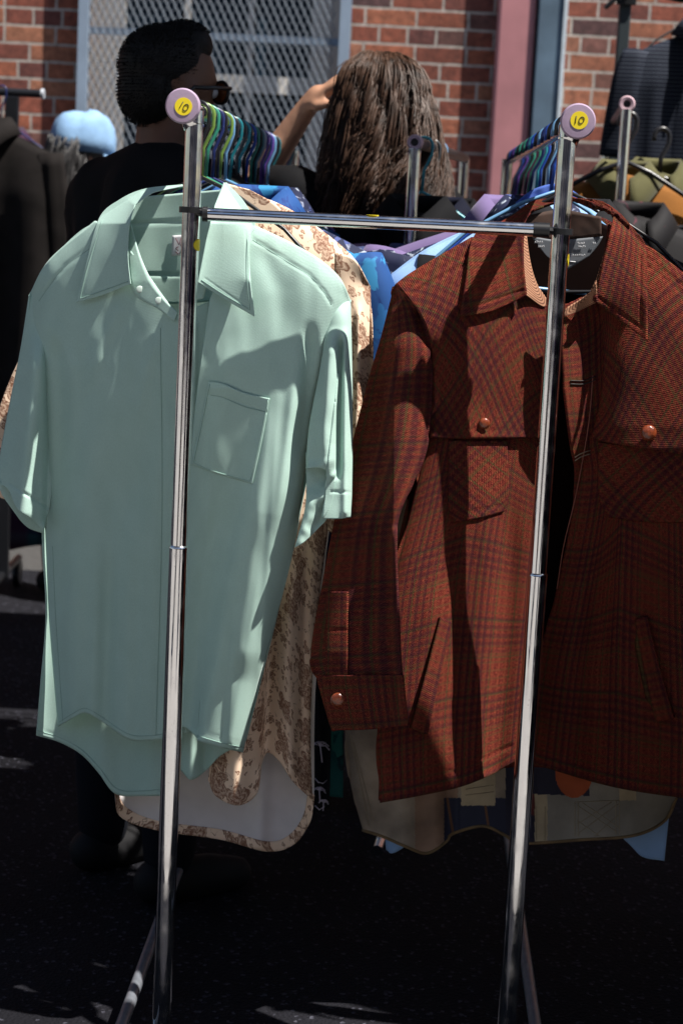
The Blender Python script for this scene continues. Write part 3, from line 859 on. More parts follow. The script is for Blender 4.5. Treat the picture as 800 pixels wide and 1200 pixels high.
# collar
def g_colL(P):
    Y = g_body(P) - 0.012
    d, par, s = dpoly(P, [(214, 218), (180, 225), (158, 240), (152, 262), (150, 300), (153, 333)])
    Y = Y - 0.014 * np.exp(-d / 9) + 0.030 * np.clip((262 - P[..., 1]) / 46, 0, 1)
    Y = Y + seam(P, [(118, 262), (96, 348), (150, 329)], 0.9, 0.0005)
    return Y + wrinkle(P, 0.0008, 45, 1, 1, 2)
patch('collar', [(214, 216), (214, 219)], [(89, 355), (120, 346), (153, 333)], [(214, 216), (170, 221), (140, 234), (116, 256), (100, 312), (89, 355)],
      [(214, 219), (180, 226), (160, 240), (152, 262), (150, 300), (153, 333)], g_colL, M_green, gs, step_px=1.4, thick=0.0012)
def g_colR(P):
    Y = g_body(P) - 0.013
    d, par, s = dpoly(P, [(264, 214), (252, 240), (242, 280), (232, 331)])
    Y = Y - 0.012 * np.exp(-d / 9) + 0.030 * np.clip((262 - P[..., 1]) / 48, 0, 1)
    dt, _, _ = dpoly(P, [(298, 371), (293, 330)])
    Y = Y - 0.010 * np.exp(-dt / 12)
    return Y + seam(P, [(288, 270), (289, 340), (290, 360), (240, 326)], 0.9, 0.0005) + wrinkle(P, 0.0008, 45, 1, 1, 5)
patch('collar', [(262, 214), (266, 214)], [(232, 331), (262, 350), (298, 371)], [(262, 214), (252, 240), (242, 280), (232, 331)],
      [(266, 214), (286, 236), (299, 262), (293, 280), (293, 318), (298, 371)], g_colR, M_green, gs, step_px=1.4, thick=0.0012)
def g_stand(P): return g_body(P) - 0.006 + 0.012 * np.clip((330 - P[..., 1]) / 60, 0, 1) + wrinkle(P, 0.0008, 20, 1, 1, 7)
patch('collar_stand', [(150, 262), (153, 262)], [(204, 377), (208, 366)], [(150, 262), (151, 310), (154, 338), (163, 350), (185, 362), (204, 377)],
      [(153, 262), (163, 296), (176, 326), (192, 350), (208, 366)], g_stand, M_green, gs, step_px=1.6, thick=0.002)
patch('collar_stand', [(262, 222), (266, 222)], [(226, 352), (234, 352)], [(258, 222), (248, 260), (236, 310), (226, 352)], [(266, 222), (256, 270), (246, 320), (238, 350)], lambda P: g_body(P) + 0.004, M_green, gs, step_px=1.8, thick=0.002)
def button(px, py, depth, r, mat, parent, name='button', dome=0.45):
    c = at(px, py, float(depth(np.array([[px, py]], float))[0]))
    V, Fq = lathe([(r, 0.0), (r * 1.02, r * 0.12), (r * 0.9, r * dome * 0.7), (r * 0.62, r * dome), (r * 0.2, r * dome * 1.05)], 18)
    return MB().add([(c[0] + x, c[1] - z - 0.001, c[2] + y) for x, y, z in V], Fq).obj(name, mat, parent, smooth=True)
for px, py in ((164, 339), (186, 352)):
    button(px, py, g_stand, 0.0055, M_pearl, gs, dome=0.25)
# pocket
def g_pock(P): return g_right(P) - 0.0022 - 0.003 * np.exp(-np.abs(P[..., 1] - 455) / 8) + seam(P, [(242, 462), (262, 466), (314, 483)], 1.2, 0.0014)
patch('pocket', [(244, 447), (262, 450), (285, 460), (316, 467)], [(224, 544), (250, 554), (295, 567)], [(244, 447), (234, 500), (224, 544)], [(316, 467), (306, 520), (295, 567)], g_pock, M_green, gs, step_px=1.6, thick=0.0008)
TH = 0.00055
cord('stitching', [[(70, 846), (86, 836), (100, 830), (118, 839), (150, 860), (176, 862), (203, 858)], [(113, 286), (76, 313), (60, 333), (46, 353)], [(62, 640), (66, 730), (74, 846)], [(188, 384), (190, 600), (183, 862)]], g_left, TH, M_gthread, gs, n=5, lift=0.0004)
cord('stitching', [[(231, 862), (258, 870), (286, 876)], [(296, 281), (334, 305), (362, 323), (380, 343), (388, 357)]], g_right, TH, M_gthread, gs, n=5, lift=0.0004)
cord('stitching', [[(44, 856), (70, 864), (95, 878), (116, 899), (137, 924), (166, 927), (203, 923)]], g_back, TH, M_gthread, gs, n=5, lift=0.0004)
cord('stitching', [[(247, 463), (262, 466), (285, 476), (312, 483)], [(246, 450), (236, 500), (227, 542), (227, 542), (250, 552), (293, 564), (293, 564), (304, 520), (314, 469)]], g_pock, TH, M_gthread, gs, n=5, lift=0.0004)
cord('stitching', [[(120, 258), (103, 312), (94, 350), (94, 350), (120, 341), (150, 330)]], g_colL, TH, M_gthread, gs, n=5, lift=0.0004)
cord('stitching', [[(290, 280), (289, 318), (293, 363), (293, 363), (262, 345), (236, 328)]], g_colR, TH, M_gthread, gs, n=5, lift=0.0004)
# left sleeve
def g_sl(P):
    Y = 2.955 + 0.099 + 0.0 * P[..., 0]
    d, _, _ = dpoly(P, [(34, 346), (24, 410), (10, 480), (-2, 545), (-4, 566)])
    Y = Y + 0.045 * np.exp(-d / 16)
    Y = Y + ridge(P, [(46, 380), (40, 450), (33, 520), (26, 600)], 12, 0.030, .25, 0, 17)
    Y = Y + ridge(P, [(57, 390), (59, 500), (56, 610)], 5, -0.012, .1, 0)
    Y = Y + seam(P, [(12, 566), (25, 576), (40, 584), (58, 595)], 1.5, 0.003) + wrinkle(P, 0.0015, 30, 1.2, .6, 4)
    return Y
patch('sleeve', [(34, 346), (46, 352), (57, 368)], [(-4, 566), (10, 574), (20, 596), (36, 608), (51, 622)], [(34, 346), (24, 410), (10, 480), (-2, 545), (-4, 566)],
      [(57, 368), (60, 430), (58, 500), (60, 560), (58, 595), (51, 622)], g_sl, M_green, gs, step_px=1.8, thick=0.002)
patch('sleeve_lining', [(-4, 562), (56, 596)], [(8, 588), (30, 616), (50, 625)], [(-4, 562), (2, 578), (8, 588)], [(56, 596), (55, 612), (50, 625)], lambda P: 3.084 + 0.0 * P[..., 0], M_green, gs, thick=0.001)
# right sleeve
def g_sr(P):
    Y = 2.948 - 0.076 + 0.0 * P[..., 0]
    d, _, _ = dpoly(P, [(411, 352), (413, 450), (412, 606)])
    Y = Y + 0.030 * np.exp(-d / 5)
    d, _, _ = dpoly(P, [(386, 362), (375, 430), (360, 500), (356, 545)])
    Y = Y + 0.012 * np.exp(-d / 6)
    Y = Y + ridge(P, [(388, 380), (384, 450), (380, 520), (384, 556)], 9, 0.016, .2, .1, 11)
    Y = Y + ridge(P, [(399, 390), (397, 470), (396, 566)], 3.2, -0.016, .1, .15)
    Y = Y + ridge(P, [(405, 380), (405, 600)], 5, 0.008, .1, 0)
    Y = Y + ridge(P, [(358, 548), (378, 548), (392, 560)], 7, 0.007, .1, .1)
    Y = Y + seam(P, [(388, 576), (412, 577)], 1.3, 0.002)
    # shoulder cap
    Y = Y + 0.02 * np.exp(-np.clip(P[..., 1] - 350, 0, None) / 12)
    return Y + wrinkle(P, 0.0009, 26, 1.2, .6, 8)
patch('sleeve', [(385, 364), (393, 356), (402, 352), (411, 352)], [(358, 549), (377, 549), (391, 562), (388, 590), (378, 608), (378, 608), (396, 608), (412, 606)],
      [(385, 364), (375, 430), (362, 500), (358, 549)], [(411, 352), (413, 450), (413, 530), (412, 606)], g_sr, M_green, gs, step_px=1.5, thick=0.002)
def g_sr2(P):
    return 2.888 + 0 * P[..., 0] + ridge(P, [(352, 640), (366, 590), (384, 578)], 11, 0.016, 0, 0) + ridge(P, [(366, 620), (380, 600), (390, 585)], 6, -0.004, 0, 0) + wrinkle(P, 0.0016, 14, 1, 1, 2)
patch('sleeve_lining', [(358, 530), (396, 536)], [(345, 642), (358, 634), (380, 612)], [(358, 530), (358, 590), (345, 642)], [(396, 536), (394, 590), (380, 612)], g_sr2, M_green, gs, step_px=1.6, thick=0.0015)

# ================================================================== RUST PLAID JACKET
JS = np.array([(440, 360), (463, 333), (480, 321), (520, 297), (553, 278), (600, 254), (650, 232), (706, 237), (757, 290), (800, 320), (845, 352)], float)
def j_body(P):
    x, y = P[..., 0], P[..., 1]
    g = np.clip(top_gap(P, JS), 0, None)
    Y = 2.945 + 0.030 * np.exp(-g / 40)
    Y = Y - 0.030 * np.exp(-((y - 450) / 170) ** 2) * np.exp(-((x - 650) / 170) ** 2)
    return Y
def j_left(P):
    x, y = P[..., 0], P[..., 1]
    Y = j_body(P)
    Y = Y + 0.00056 * np.clip(x - 470, -40, 200) - 0.060 - 0.055 * np.clip((y - 480) / 400, 0, 1.2)       # the panel turns towards the right
    d, _, _ = dpoly(P, [(505, 412), (500, 510), (480, 600), (455, 700), (442, 850), (445, 941)])
    Y = Y + 0.022 * np.exp(-d / 12)
    Y = Y + ridge(P, [(520, 640), (500, 800), (490, 935)], 26, 0.012, .3, 0)
    Y = Y + ridge(P, [(575, 520), (570, 700), (556, 915)], 16, 0.008, .3, 0, 30)
    Y = Y + ridge(P, [(600, 560), (592, 720), (580, 900)], 14, -0.016, .3, 0)
    Y = Y + ridge(P, [(545, 640), (538, 800), (528, 920)], 10, -0.005, .3, 0)
    Y = Y + wrinkle(P, 0.0016, 60, 1, .6, 1)
    Y = Y + seam(P, [(446, 920), (490, 912), (540, 902), (598, 874)], 2.0, 0.003)
    return Y
def j_right(P):
    x, y = P[..., 0], P[..., 1]
    Y = j_body(P)
    d, par, s = dpoly(P, [(700, 380), (702, 437), (700, 465), (690, 530), (674, 580), (666, 625), (657, 650), (640, 760), (628, 893)])
    sd = d * s
    # the front edge rolls forward, then a valley, then the panel turned to the left
    left = s > 0
    Y = Y + np.where(left, 0.020 - 0.0011 * np.clip(d, 0, 40), 0.020 * np.exp(-d / 14))
    Y = Y - 0.00052 * np.clip(x - 690, 0, 160) + 0.012 + 0.055 * np.clip((y - 500) / 400, 0, 1.1)
    Y = Y + ridge(P, [(740, 600), (736, 760), (740, 925)], 22, 0.010, .3, 0) + ridge(P, [(690, 640), (672, 780), (664, 900)], 16, 0.010, .3, 0) + ridge(P, [(705, 640), (702, 800), (700, 915)], 14, -0.009, .3, 0) + ridge(P, [(790, 600), (786, 930)], 20, -0.008, .3, 0)
    Y = Y + wrinkle(P, 0.0016, 60, 1, .6, 3)
    Y = Y + seam(P, [(620, 876), (700, 900), (760, 911), (850, 922)], 2.0, 0.003)
    return Y
jk = thing('plaid_jacket', 'rust brown plaid wool shirt jacket with leather buttons hung open on the right rail', 'jacket', at(655, 235, 2.97))
WT = 0.0035
patch('front_panel', [(463, 333), (480, 321), (520, 297), (553, 278), (553, 278), (590, 300), (640, 358)], [(445, 941), (490, 933), (540, 922), (575, 908), (604, 892)],
      [(463, 333), (492, 368), (505, 412), (500, 510), (480, 600), (455, 700), (442, 850), (445, 941)], [(640, 358), (640, 450), (634, 560), (624, 680), (613, 790), (604, 892)], j_left, M_plaid, jk, thick=WT)
patch('front_panel', [(648, 358), (676, 352), (700, 330), (712, 262), (712, 262), (757, 288), (800, 320), (845, 352)], [(617, 893), (700, 918), (760, 930), (850, 941)],
      [(648, 358), (656, 400), (660, 450), (668, 520), (674, 556), (668, 610), (650, 697), (630, 787), (617, 893)], [(845, 352), (836, 420), (832, 520), (838, 700), (850, 850), (850, 941)], j_right, M_plaid, jk, thick=WT, uvoff=(0.3, 0.15))
# yokes with their flaps, cut on the bias
def jyl(P): return j_left(P) - 0.0055 - 0.0035 * np.exp(-np.clip(513 - P[..., 1], 0, None) / 14) - ridge(P, [(566, 360), (566, 500)], 3, 0.0, 0, 0) + seam(P, [(506, 504), (626, 504)], 1.3, 0.0014) + seam(P, [(480, 345), (550, 306)], 1.3, 0.004) + seam(P, [(477, 338), (547, 298)], 1.3, 0.003)
patch('yoke', [(464, 332), (480, 320), (520, 296), (553, 277), (553, 277), (590, 300), (641, 358)], [(501, 513), (560, 514), (630, 513)], [(464, 332), (492, 368), (505, 412), (501, 513)], [(641, 358), (641, 430), (634, 513)],
      jyl, M_plaid, jk, thick=0.004, uvrot=radians(43), uvoff=(.2, .1))
def jyr(P): return j_right(P) - 0.0055 - 0.009 * np.exp(-np.clip(525 - P[..., 1], 0, None) / 30) + seam(P, [(756, 300), (800, 334), (842, 362)], 1.4, 0.004) + seam(P, [(756, 309), (800, 343), (842, 371)], 1.4, 0.003)
patch('yoke', [(704, 340), (714, 270), (757, 287), (800, 319), (846, 351)], [(692, 512), (718, 520), (800, 533), (834, 538)], [(704, 340), (706, 400), (704, 460), (692, 512)], [(846, 351), (837, 420), (834, 538)],
      jyr, M_plaid, jk, thick=0.004, uvrot=radians(-40), uvoff=(.5, .35))
# front facing edge with buttonholes
M_dthread = simple('tan_thread', (0.30, 0.21, 0.14), rough=0.8)
cord('buttonhole', [[(668, 446), (684, 446), (697, 441)], [(668, 450), (684, 450), (697, 445)]], j_right, 0.0009, simple('dark_thread', (0.02, 0.015, 0.012)), jk, lift=0.002)
cord('buttonhole', [[(673, 536), (681, 531), (691, 528)], [(673, 540), (681, 535), (691, 532)]], j_right, 0.0009, M_dthread, jk, lift=0.002)
cord('edge_stitching', [[(694, 440), (690, 490), (682, 540), (672, 590), (660, 640), (652, 690)]], j_right, 0.0009, simple('rust_thread', (0.26, 0.08, 0.05)), jk, lift=0.0015)
# chest pockets below the flaps
def off(fn, k): return lambda P: fn(P) - k
patch('pocket', [(526, 516), (594, 516)], [(532, 613), (560, 608), (590, 600)], [(526, 516), (525, 590), (532, 613)], [(594, 516), (596, 575), (590, 600)], lambda P: j_left(P) - 0.003 + seam(P, [(532, 520), (532, 604), (588, 592)], 1.3, .0014), M_plaid, jk, thick=0.003, uvrot=radians(45))
patch('pocket', [(700, 518), (760, 526), (834, 536)], [(712, 606), (760, 612), (830, 612)], [(700, 518), (701, 580), (712, 606)], [(834, 536), (832, 580), (830, 612)], lambda P: j_right(P) - 0.003 + seam(P, [(707, 522), (708, 585), (716, 600), (830, 605)], 1.3, .0014), M_plaid, jk, thick=0.003, uvrot=radians(-45))
# slanting hand pockets
patch('pocket_welt', [(517, 724), (529, 729)], [(481, 853), (501, 861)], [(517, 724), (499, 790), (481, 853)], [(529, 729), (516, 790), (501, 861)], lambda P: j_left(P) - 0.0105 + 0.007 * np.exp(-dpoly(P, [(530, 729), (502, 861)])[0] / 3), M_plaid, jk, step_px=1.4, thick=0.008)
patch('pocket_welt', [(743, 727), (758, 723)], [(768, 846), (789, 842)], [(743, 727), (754, 790), (768, 846)], [(758, 723), (772, 780), (789, 842)], lambda P: j_right(P) - 0.0105 + 0.007 * np.exp(-dpoly(P, [(743, 727), (768, 846)])[0] / 3), M_plaid, jk, step_px=1.4, thick=0.008)
# back and lining
def j_back(P):
    d1, _, _ = dpoly(P, [(445, 941), (455, 700), (480, 600), (463, 333)]); d2, _, _ = dpoly(P, [(845, 352), (838, 700), (850, 941)])
    return 3.085 - 0.09 * np.exp(-d1 / 16) - 0.05 * np.exp(-d2 / 16) + wrinkle(P, 0.002, 60, 1, .5, 2) + ridge(P, [(640, 500), (636, 940)], 30, .012, .3, 0)
patch('back_panel', [(463, 336), (520, 300), (600, 262), (655, 250), (708, 256), (757, 292), (845, 354)], [(445, 938), (560, 905), (640, 900), (740, 922), (850, 938)], [(463, 336), (490, 500), (455, 700), (445, 938)], [(845, 354), (838, 600), (850, 938)], j_back, M_plaid, jk, step_px=5, thick=0.003)
patch('lining', [(475, 336), (540, 300), (606, 262), (655, 256), (706, 262), (757, 298), (835, 352)], [(455, 925), (560, 895), (640, 890), (740, 908), (842, 925)], [(475, 336), (500, 500), (465, 700), (455, 925)], [(835, 352), (830, 600), (842, 925)], lambda P: j_back(P) - 0.010, M_lining, jk, step_px=6, thick=0.001)
# neck: brown band and the maker's label on the dark lining
patch('neck_band', [(612, 254), (655, 246), (704, 254)], [(613, 276), (655, 283), (704, 276)], [(612, 254), (613, 276)], [(704, 254), (704, 276)], lambda P: 3.002 - 0.00030 * np.abs(P[..., 0] - 660) + wrinkle(P, 0.001, 16, 1, 1, 3), simple('brown_suede', (0.035, 0.014, 0.007), rough=0.8, noise=0.3, nscale=60), jk, thick=0.002)
lab = patch('neck_label', [(622, 277), (655, 281), (706, 277)], [(640, 300), (660, 316), (668, 314), (690, 300)], [(622, 277), (630, 288), (640, 300)], [(706, 277), (700, 288), (690, 300)], lambda P: 2.992 + 0 * P[..., 0], simple('slate_label', (0.10, 0.11, 0.125), rough=0.6), jk, thick=0.0008)
def word(x, y, n, h=3.0, w=2.0):
    out = []
    for i in range(n):
        a = x + i * w
        out.append([(a, y), (a + 0.3, y - h * random.uniform(.5, 1)), (a + w * 0.55, y - h * random.uniform(0, 1)), (a + w * 0.6, y)])
    return out
cord('label_lettering', word(626, 285, 5) + word(630, 290, 4) + word(676, 286, 5, 2.4, 1.8) + word(677, 290, 5, 2.4, 1.8) + word(694, 286, 2) + word(664, 300, 10, 2.6, 2.2) + [[(660, 288), (664, 294), (660, 300), (666, 305), (662, 310)], [(666, 288), (662, 296), (668, 302)], [(660, 308), (668, 306), (674, 307)]], lambda P: 2.990 + 0 * P[..., 0], 0.00065, M_white, lab, n=5)
# collar
def jcl(P):
    Y = j_left(P) - 0.016
    d, _, _ = dpoly(P, [(650, 236), (622, 246), (613, 262), (612, 300), (616, 346)])
    Y = Y - 0.014 * np.exp(-d / 12) + 0.026 * np.clip((270 - P[..., 1]) / 40, 0, 1)
    return Y + seam(P, [(556, 290), (547, 362), (612, 340)], 1.4, 0.002) + wrinkle(P, 0.001, 50, 1, 1, 1)
patch('collar', [(650, 231), (650, 237)], [(539, 371), (575, 365), (616, 347)], [(650, 231), (622, 236), (603, 250), (575, 266), (553, 280), (546, 325), (539, 371)],
      [(650, 237), (624, 246), (614, 262), (612, 300), (616, 347)], jcl, M_plaid, jk, step_px=1.8, thick=0.005, uvrot=radians(8))
def jcr(P):
    Y = j_right(P) - 0.020
    d, _, _ = dpoly(P, [(706, 237), (717, 244), (719, 253), (712, 286), (708, 302), (697, 354)])
    Y = Y - 0.014 * np.exp(-d / 12) + 0.026 * np.clip((275 - P[..., 1]) / 40, 0, 1)
    dt, _, _ = dpoly(P, [(757, 399), (757, 350)])
    Y = Y - 0.006 * np.exp(-dt / 12)
    return Y + seam(P, [(750, 300), (750, 384), (700, 348)], 1.4, 0.002) + wrinkle(P, 0.001, 50, 1, 1, 4)
patch('collar', [(652, 231), (690, 233), (706, 236)], [(697, 354), (725, 375), (757, 399)], [(652, 231), (700, 240), (717, 250), (712, 286), (708, 302), (697, 354)],
      [(706, 236), (726, 250), (745, 272), (756, 290), (758, 330), (757, 399)], jcr, M_plaid, jk, step_px=1.8, thick=0.005, uvrot=radians(-4), uvoff=(.25, .3))
patch('collar_facing', [(612, 256), (615, 256)], [(616, 346), (637, 360), (640, 350)], [(612, 256), (611, 300), (616, 346)], [(615, 256), (620, 300), (628, 330), (640, 350)], lambda P: jcl(P) + 0.010, M_tan, jk, step_px=1.5, thick=0.002)
patch('collar_facing', [(706, 300), (710, 300)], [(662, 362), (664, 370), (697, 355)], [(706, 300), (700, 325), (688, 345), (662, 362)], [(710, 300), (704, 330), (697, 355)], lambda P: jcr(P) + 0.010, M_tan, jk, step_px=1.5, thick=0.002)
button(567, 496, off(jyl, 0.002), 0.0088, M_leather, jk)
button(759, 507, off(jyr, 0.002), 0.0125, M_leather, jk, dome=0.6)
# left sleeve with cuff
def j_sl(P):
    x, y = P[..., 0], P[..., 1]
    Y = 2.925 - 0.110 * np.clip((y - 450) / 350, 0, 1.1) - 0.00048 * (x - 425)
    d, _, _ = dpoly(P, [(462, 334), (430, 450), (400, 570), (378, 680), (364, 765), (386, 852)])
    Y = Y + 0.045 * np.exp(-d / 24)
    Y = Y + ridge(P, [(462, 350), (461, 480), (461, 620), (466, 720), (470, 850)], 8, 0.030, .12, 0, 34)
    d, _, _ = dpoly(P, [(490, 366), (504, 412), (500, 510), (484, 565), (466, 615)])
    Y = Y + 0.018 * np.exp(-d / 7)
    Y = Y + 0.016 * np.exp(-np.clip(y - 334, 0, None) / 22)
    Y = Y + ridge(P, [(430, 560), (440, 640), (436, 760)], 14, -0.006, .3, .2) + ridge(P, [(410, 720), (430, 760), (432, 792)], 6, 0.004, .2, .1) + ridge(P, [(456, 770), (452, 792)], 4, 0.004, .2, 0)
    return Y + wrinkle(P, 0.0018, 50, 1, .6, 6)
patch('sleeve', [(461, 336), (464, 332), (467, 334)], [(386, 850), (430, 850), (477, 847)], [(461, 336), (446, 395), (430, 450), (400, 570), (378, 680), (364, 765), (372, 800), (386, 850)],
      [(467, 334), (490, 366), (504, 412), (501, 510), (485, 565), (466, 615), (466, 700), (471, 790), (477, 847)], j_sl, M_plaid, jk, step_px=2.0, thick=WT, uvoff=(0.1, 0.4))
jc = lambda P: j_sl(P) - 0.004 - 0.003 * np.exp(-np.abs(P[..., 1] - 792) / 3)
cuff = patch('cuff', [(376, 792), (420, 791), (472, 791)], [(388, 856), (430, 855), (478, 850)], [(376, 792), (380, 822), (388, 856)], [(472, 791), (475, 820), (478, 850)], jc, M_plaid, jk, step_px=1.8, thick=0.004, uvoff=(.1, .1))
patch('sleeve_placket', [(382, 693), (407, 693)], [(381, 791), (407, 791)], [(382, 693), (381, 791)], [(407, 693), (407, 791)], lambda P: j_sl(P) - 0.004 + seam(P, [(383, 738), (406, 738)], 1.2, .002), M_plaid, jk, step_px=1.8, thick=0.003)
button(396, 820, off(jc, 0.002), 0.0118, M_leather, cuff)
# right sleeve (reaches out of the photograph)
def j_sr(P):
    d, _, _ = dpoly(P, [(846, 345), (880, 470), (905, 600), (925, 760), (916, 852)])
    return 2.950 + 0.045 * np.exp(-d / 24) + wrinkle(P, 0.002, 50, 1, .6, 2)
patch('sleeve', [(830, 352), (838, 344), (846, 345)], [(826, 850), (870, 856), (916, 852)], [(830, 352), (826, 470), (830, 600), (832, 760), (826, 850)], [(846, 345), (880, 470), (905, 600), (925, 760), (916, 852)], j_sr, M_plaid, jk, step_px=3, thick=WT)

exec_rest = True
# ================================================================== FLORAL SHIRT
M_pale = simple('pale_cotton_inside', (0.70, 0.66, 0.66), rough=0.8, noise=0.06, nscale=25)
fl = thing('floral_shirt', 'cream shirt with brown flower sprays hanging right behind the sage green shirt', 'shirt', at(240, 210, 3.09))
FS = np.array([(60, 345), (150, 250), (262, 214), (330, 240), (380, 272), (415, 303), (434, 336)], float)
def f_front(P):
    g = np.clip(top_gap(P, FS), 0, None)
    Y = 3.055 + 0.02 * np.exp(-g / 25)
    d, _, _ = dpoly(P, [(434, 336), (388, 600), (372, 740), (364, 850), (366, 935)])
    Y = Y + 0.03 * np.exp(-d / 10)
    Y = Y + ridge(P, [(345, 640), (336, 780), (340, 905)], 10, 0.018, .2, 0) + ridge(P, [(318, 640), (312, 890)], 9, -0.022, .2, 0) + ridge(P, [(276, 700), (277, 944)], 16, 0.026, .2, 0) + ridge(P, [(360, 620), (352, 900)], 5, -0.01, .2, 0)
    return Y + wrinkle(P, 0.0015, 40, 1, .5, 3)
patch('front_panel', [(262, 216), (330, 240), (380, 272), (415, 303), (434, 336)], [(244, 914), (253, 933), (279, 944), (301, 930), (307, 895), (314, 882), (328, 893), (344, 917), (366, 937)],
      [(262, 216), (262, 500), (254, 800), (244, 914)], [(434, 336), (405, 500), (386, 610), (370, 740), (364, 850), (366, 937)], f_front, M_floral, fl, thick=0.0015, step_px=3)
def f_back(P):
    d1, _, _ = dpoly(P, [(60, 345), (130, 800), (135, 933)])
    d2, _, _ = dpoly(P, [(434, 336), (370, 800), (368, 930), (364, 965)])
    Y = 3.135 - 0.05 * np.exp(-d1 / 14) - 0.05 * np.exp(-d2 / 10) + ridge(P, [(310, 860), (304, 990)], 10, 0.016, .2, 0) + ridge(P, [(206, 860), (200, 960)], 20, 0.012, .2, 0)
    return Y + wrinkle(P, 0.0015, 50, 1, .5, 1)
HB = [(135, 930), (141, 957), (183, 973), (258, 984), (312, 998), (344, 990), (363, 963), (368, 932)]
patch('back_panel', [(60, 345), (150, 262), (262, 240), (330, 246), (380, 276), (434, 338)], HB, [(60, 345), (110, 700), (135, 930)], [(434, 338), (386, 620), (370, 800), (368, 932)], f_back, M_pale, fl, thick=0, step_px=4)
patch('back_outside', [(60, 345), (150, 262), (262, 240), (330, 246), (380, 276), (434, 338)], HB, [(60, 345), (110, 700), (135, 930)], [(434, 338), (386, 620), (370, 800), (368, 932)], lambda P: f_back(P) + 0.0015, M_floral, fl, thick=0, step_px=6)
HI = [(137, 924), (148, 946), (185, 962), (258, 972), (312, 986), (338, 979), (355, 956), (361, 925)]
patch('hem', HI, HB, [HI[0], HB[0]], [HI[-1], HB[-1]], lambda P: f_back(P) - 0.002, M_floral, fl, thick=0.001, step_px=2.0)
def f_sl(P):
    d, _, _ = dpoly(P, [(434, 336), (434, 450), (426, 600)])
    return 3.045 + 0.04 * np.exp(-d / 7) + ridge(P, [(421, 350), (418, 600)], 5, .01, .1, 0) + ridge(P, [(427, 380), (425, 600)], 3, -.008, .1, 0) + wrinkle(P, 0.002, 25, 1, .6, 2)
patch('sleeve', [(392, 296), (415, 304), (434, 336)], [(384, 622), (400, 628), (424, 620)], [(392, 296), (390, 450), (384, 622)], [(434, 336), (436, 450), (424, 620)], f_sl, M_floral, fl, thick=0.0015, step_px=2.5)
patch('sleeve', [(44, 380), (62, 372)], [(-30, 560), (-6, 580), (16, 588)], [(44, 380), (14, 440), (-12, 510), (-30, 560)], [(62, 372), (50, 480), (16, 588)], lambda P: 3.20 + wrinkle(P, 0.002, 30, 1, .6, 5), M_floral, fl, thick=0.0015, step_px=3)
patch('collar', [(262, 214), (292, 222)], [(290, 250), (318, 262), (330, 246)], [(262, 214), (276, 240), (290, 250)], [(292, 222), (318, 236), (330, 246)], lambda P: 3.04 + 0 * P[..., 0], M_floral, fl, thick=0.002)

# ================================================================== PATCHWORK SHIRT (under the jacket)
def canvas(n, c, v=0.22): return simple(n, c, rough=0.85, noise=v, nscale=16, bump=0.15, bscale=500)
M_pw = [canvas('taupe_canvas', (0.33, 0.265, 0.20), .35), canvas('olive_canvas', (0.27, 0.245, 0.205)), make_stripe('navy_stripe', (0.035, 0.038, 0.065), (0.16, 0.08, 0.045), 0.42, 0.07, 'UV', 0),
        canvas('cream_check', (0.46, 0.37, 0.24)), canvas('navy_canvas', (0.022, 0.021, 0.042)), canvas('rust_canvas', (0.42, 0.09, 0.03)), canvas('brown_canvas', (0.30, 0.19, 0.13), .3), canvas('maroon_canvas', (0.14, 0.03, 0.03))]
pw = thing('patchwork_shirt', 'patchwork shirt of taupe and navy cloth pieces hanging below the plaid jacket hem', 'shirt', at(650, 235, 3.13))
def pwm(x, y):
    m = np.zeros(len(x), int)
    m[(x > 486) & (x < 536)] = 6
    m[(x > 520) & (y > 935 + 0.0 * x) & (x < 592)] = 2
    m[(x > 540) & (x < 580) & (y < 944) & (y > 905)] = 3
    m[(x >= 592) & (x < 626)] = 4
    m[(x >= 612) & (x < 626) & (y < 955)] = 7
    m[(x >= 626) & (x < 641)] = 3
    m[(x >= 641)] = 1
    m[(x > 600) & (y < 930 + 0.03 * (x - 600)) & (x < 690)] = 4
    m[(x - 672) ** 2 / 22 ** 2 + (y - 905) ** 2 / 30 ** 2 < 1] = 5
    m[(x > 725) & (x < 745) & (y < 938)] = 3
    return m
def pw_d(P):
    Y = 3.145 + 0.0 * P[..., 0]
    d1, _, _ = dpoly(P, [(403, 700), (404, 860), (411, 920), (425, 973)]); d2, _, _ = dpoly(P, [(800, 700), (792, 935), (778, 962)])
    Y = Y + 0.04 * np.exp(-d1 / 12) + 0.03 * np.exp(-d2 / 12)
    Y = Y + ridge(P, [(470, 860), (476, 990)], 16, .014, .2, 0) + ridge(P, [(524, 880), (526, 985)], 9, -.02, .2, 0) + ridge(P, [(575, 880), (572, 970)], 20, .012, .2, 0) + ridge(P, [(700, 900), (705, 980)], 40, .012, .2, 0)
    return Y + wrinkle(P, .002, 28, 1, .8, 4) + seam(P, [(536, 880), (536, 990)], 1.5, .003) + seam(P, [(626, 900), (626, 990)], 1.5, .003)
PWB = [(425, 973), (447, 980), (475, 992), (500, 1000), (523, 986), (530, 977), (565, 968), (590, 978), (612, 988), (680, 984), (742, 979), (778, 962), (792, 935)]
o = patch('body', [(403, 690), (600, 690), (800, 690)], PWB, [(403, 690), (404, 860), (411, 920), (425, 973)], [(800, 690), (798, 850), (792, 935)], pw_d, M_pw, pw, thick=0.002, matfn=pwm, step_px=1.2)
M_cst = simple('cream_thread', (0.34, 0.28, 0.19), rough=0.9)
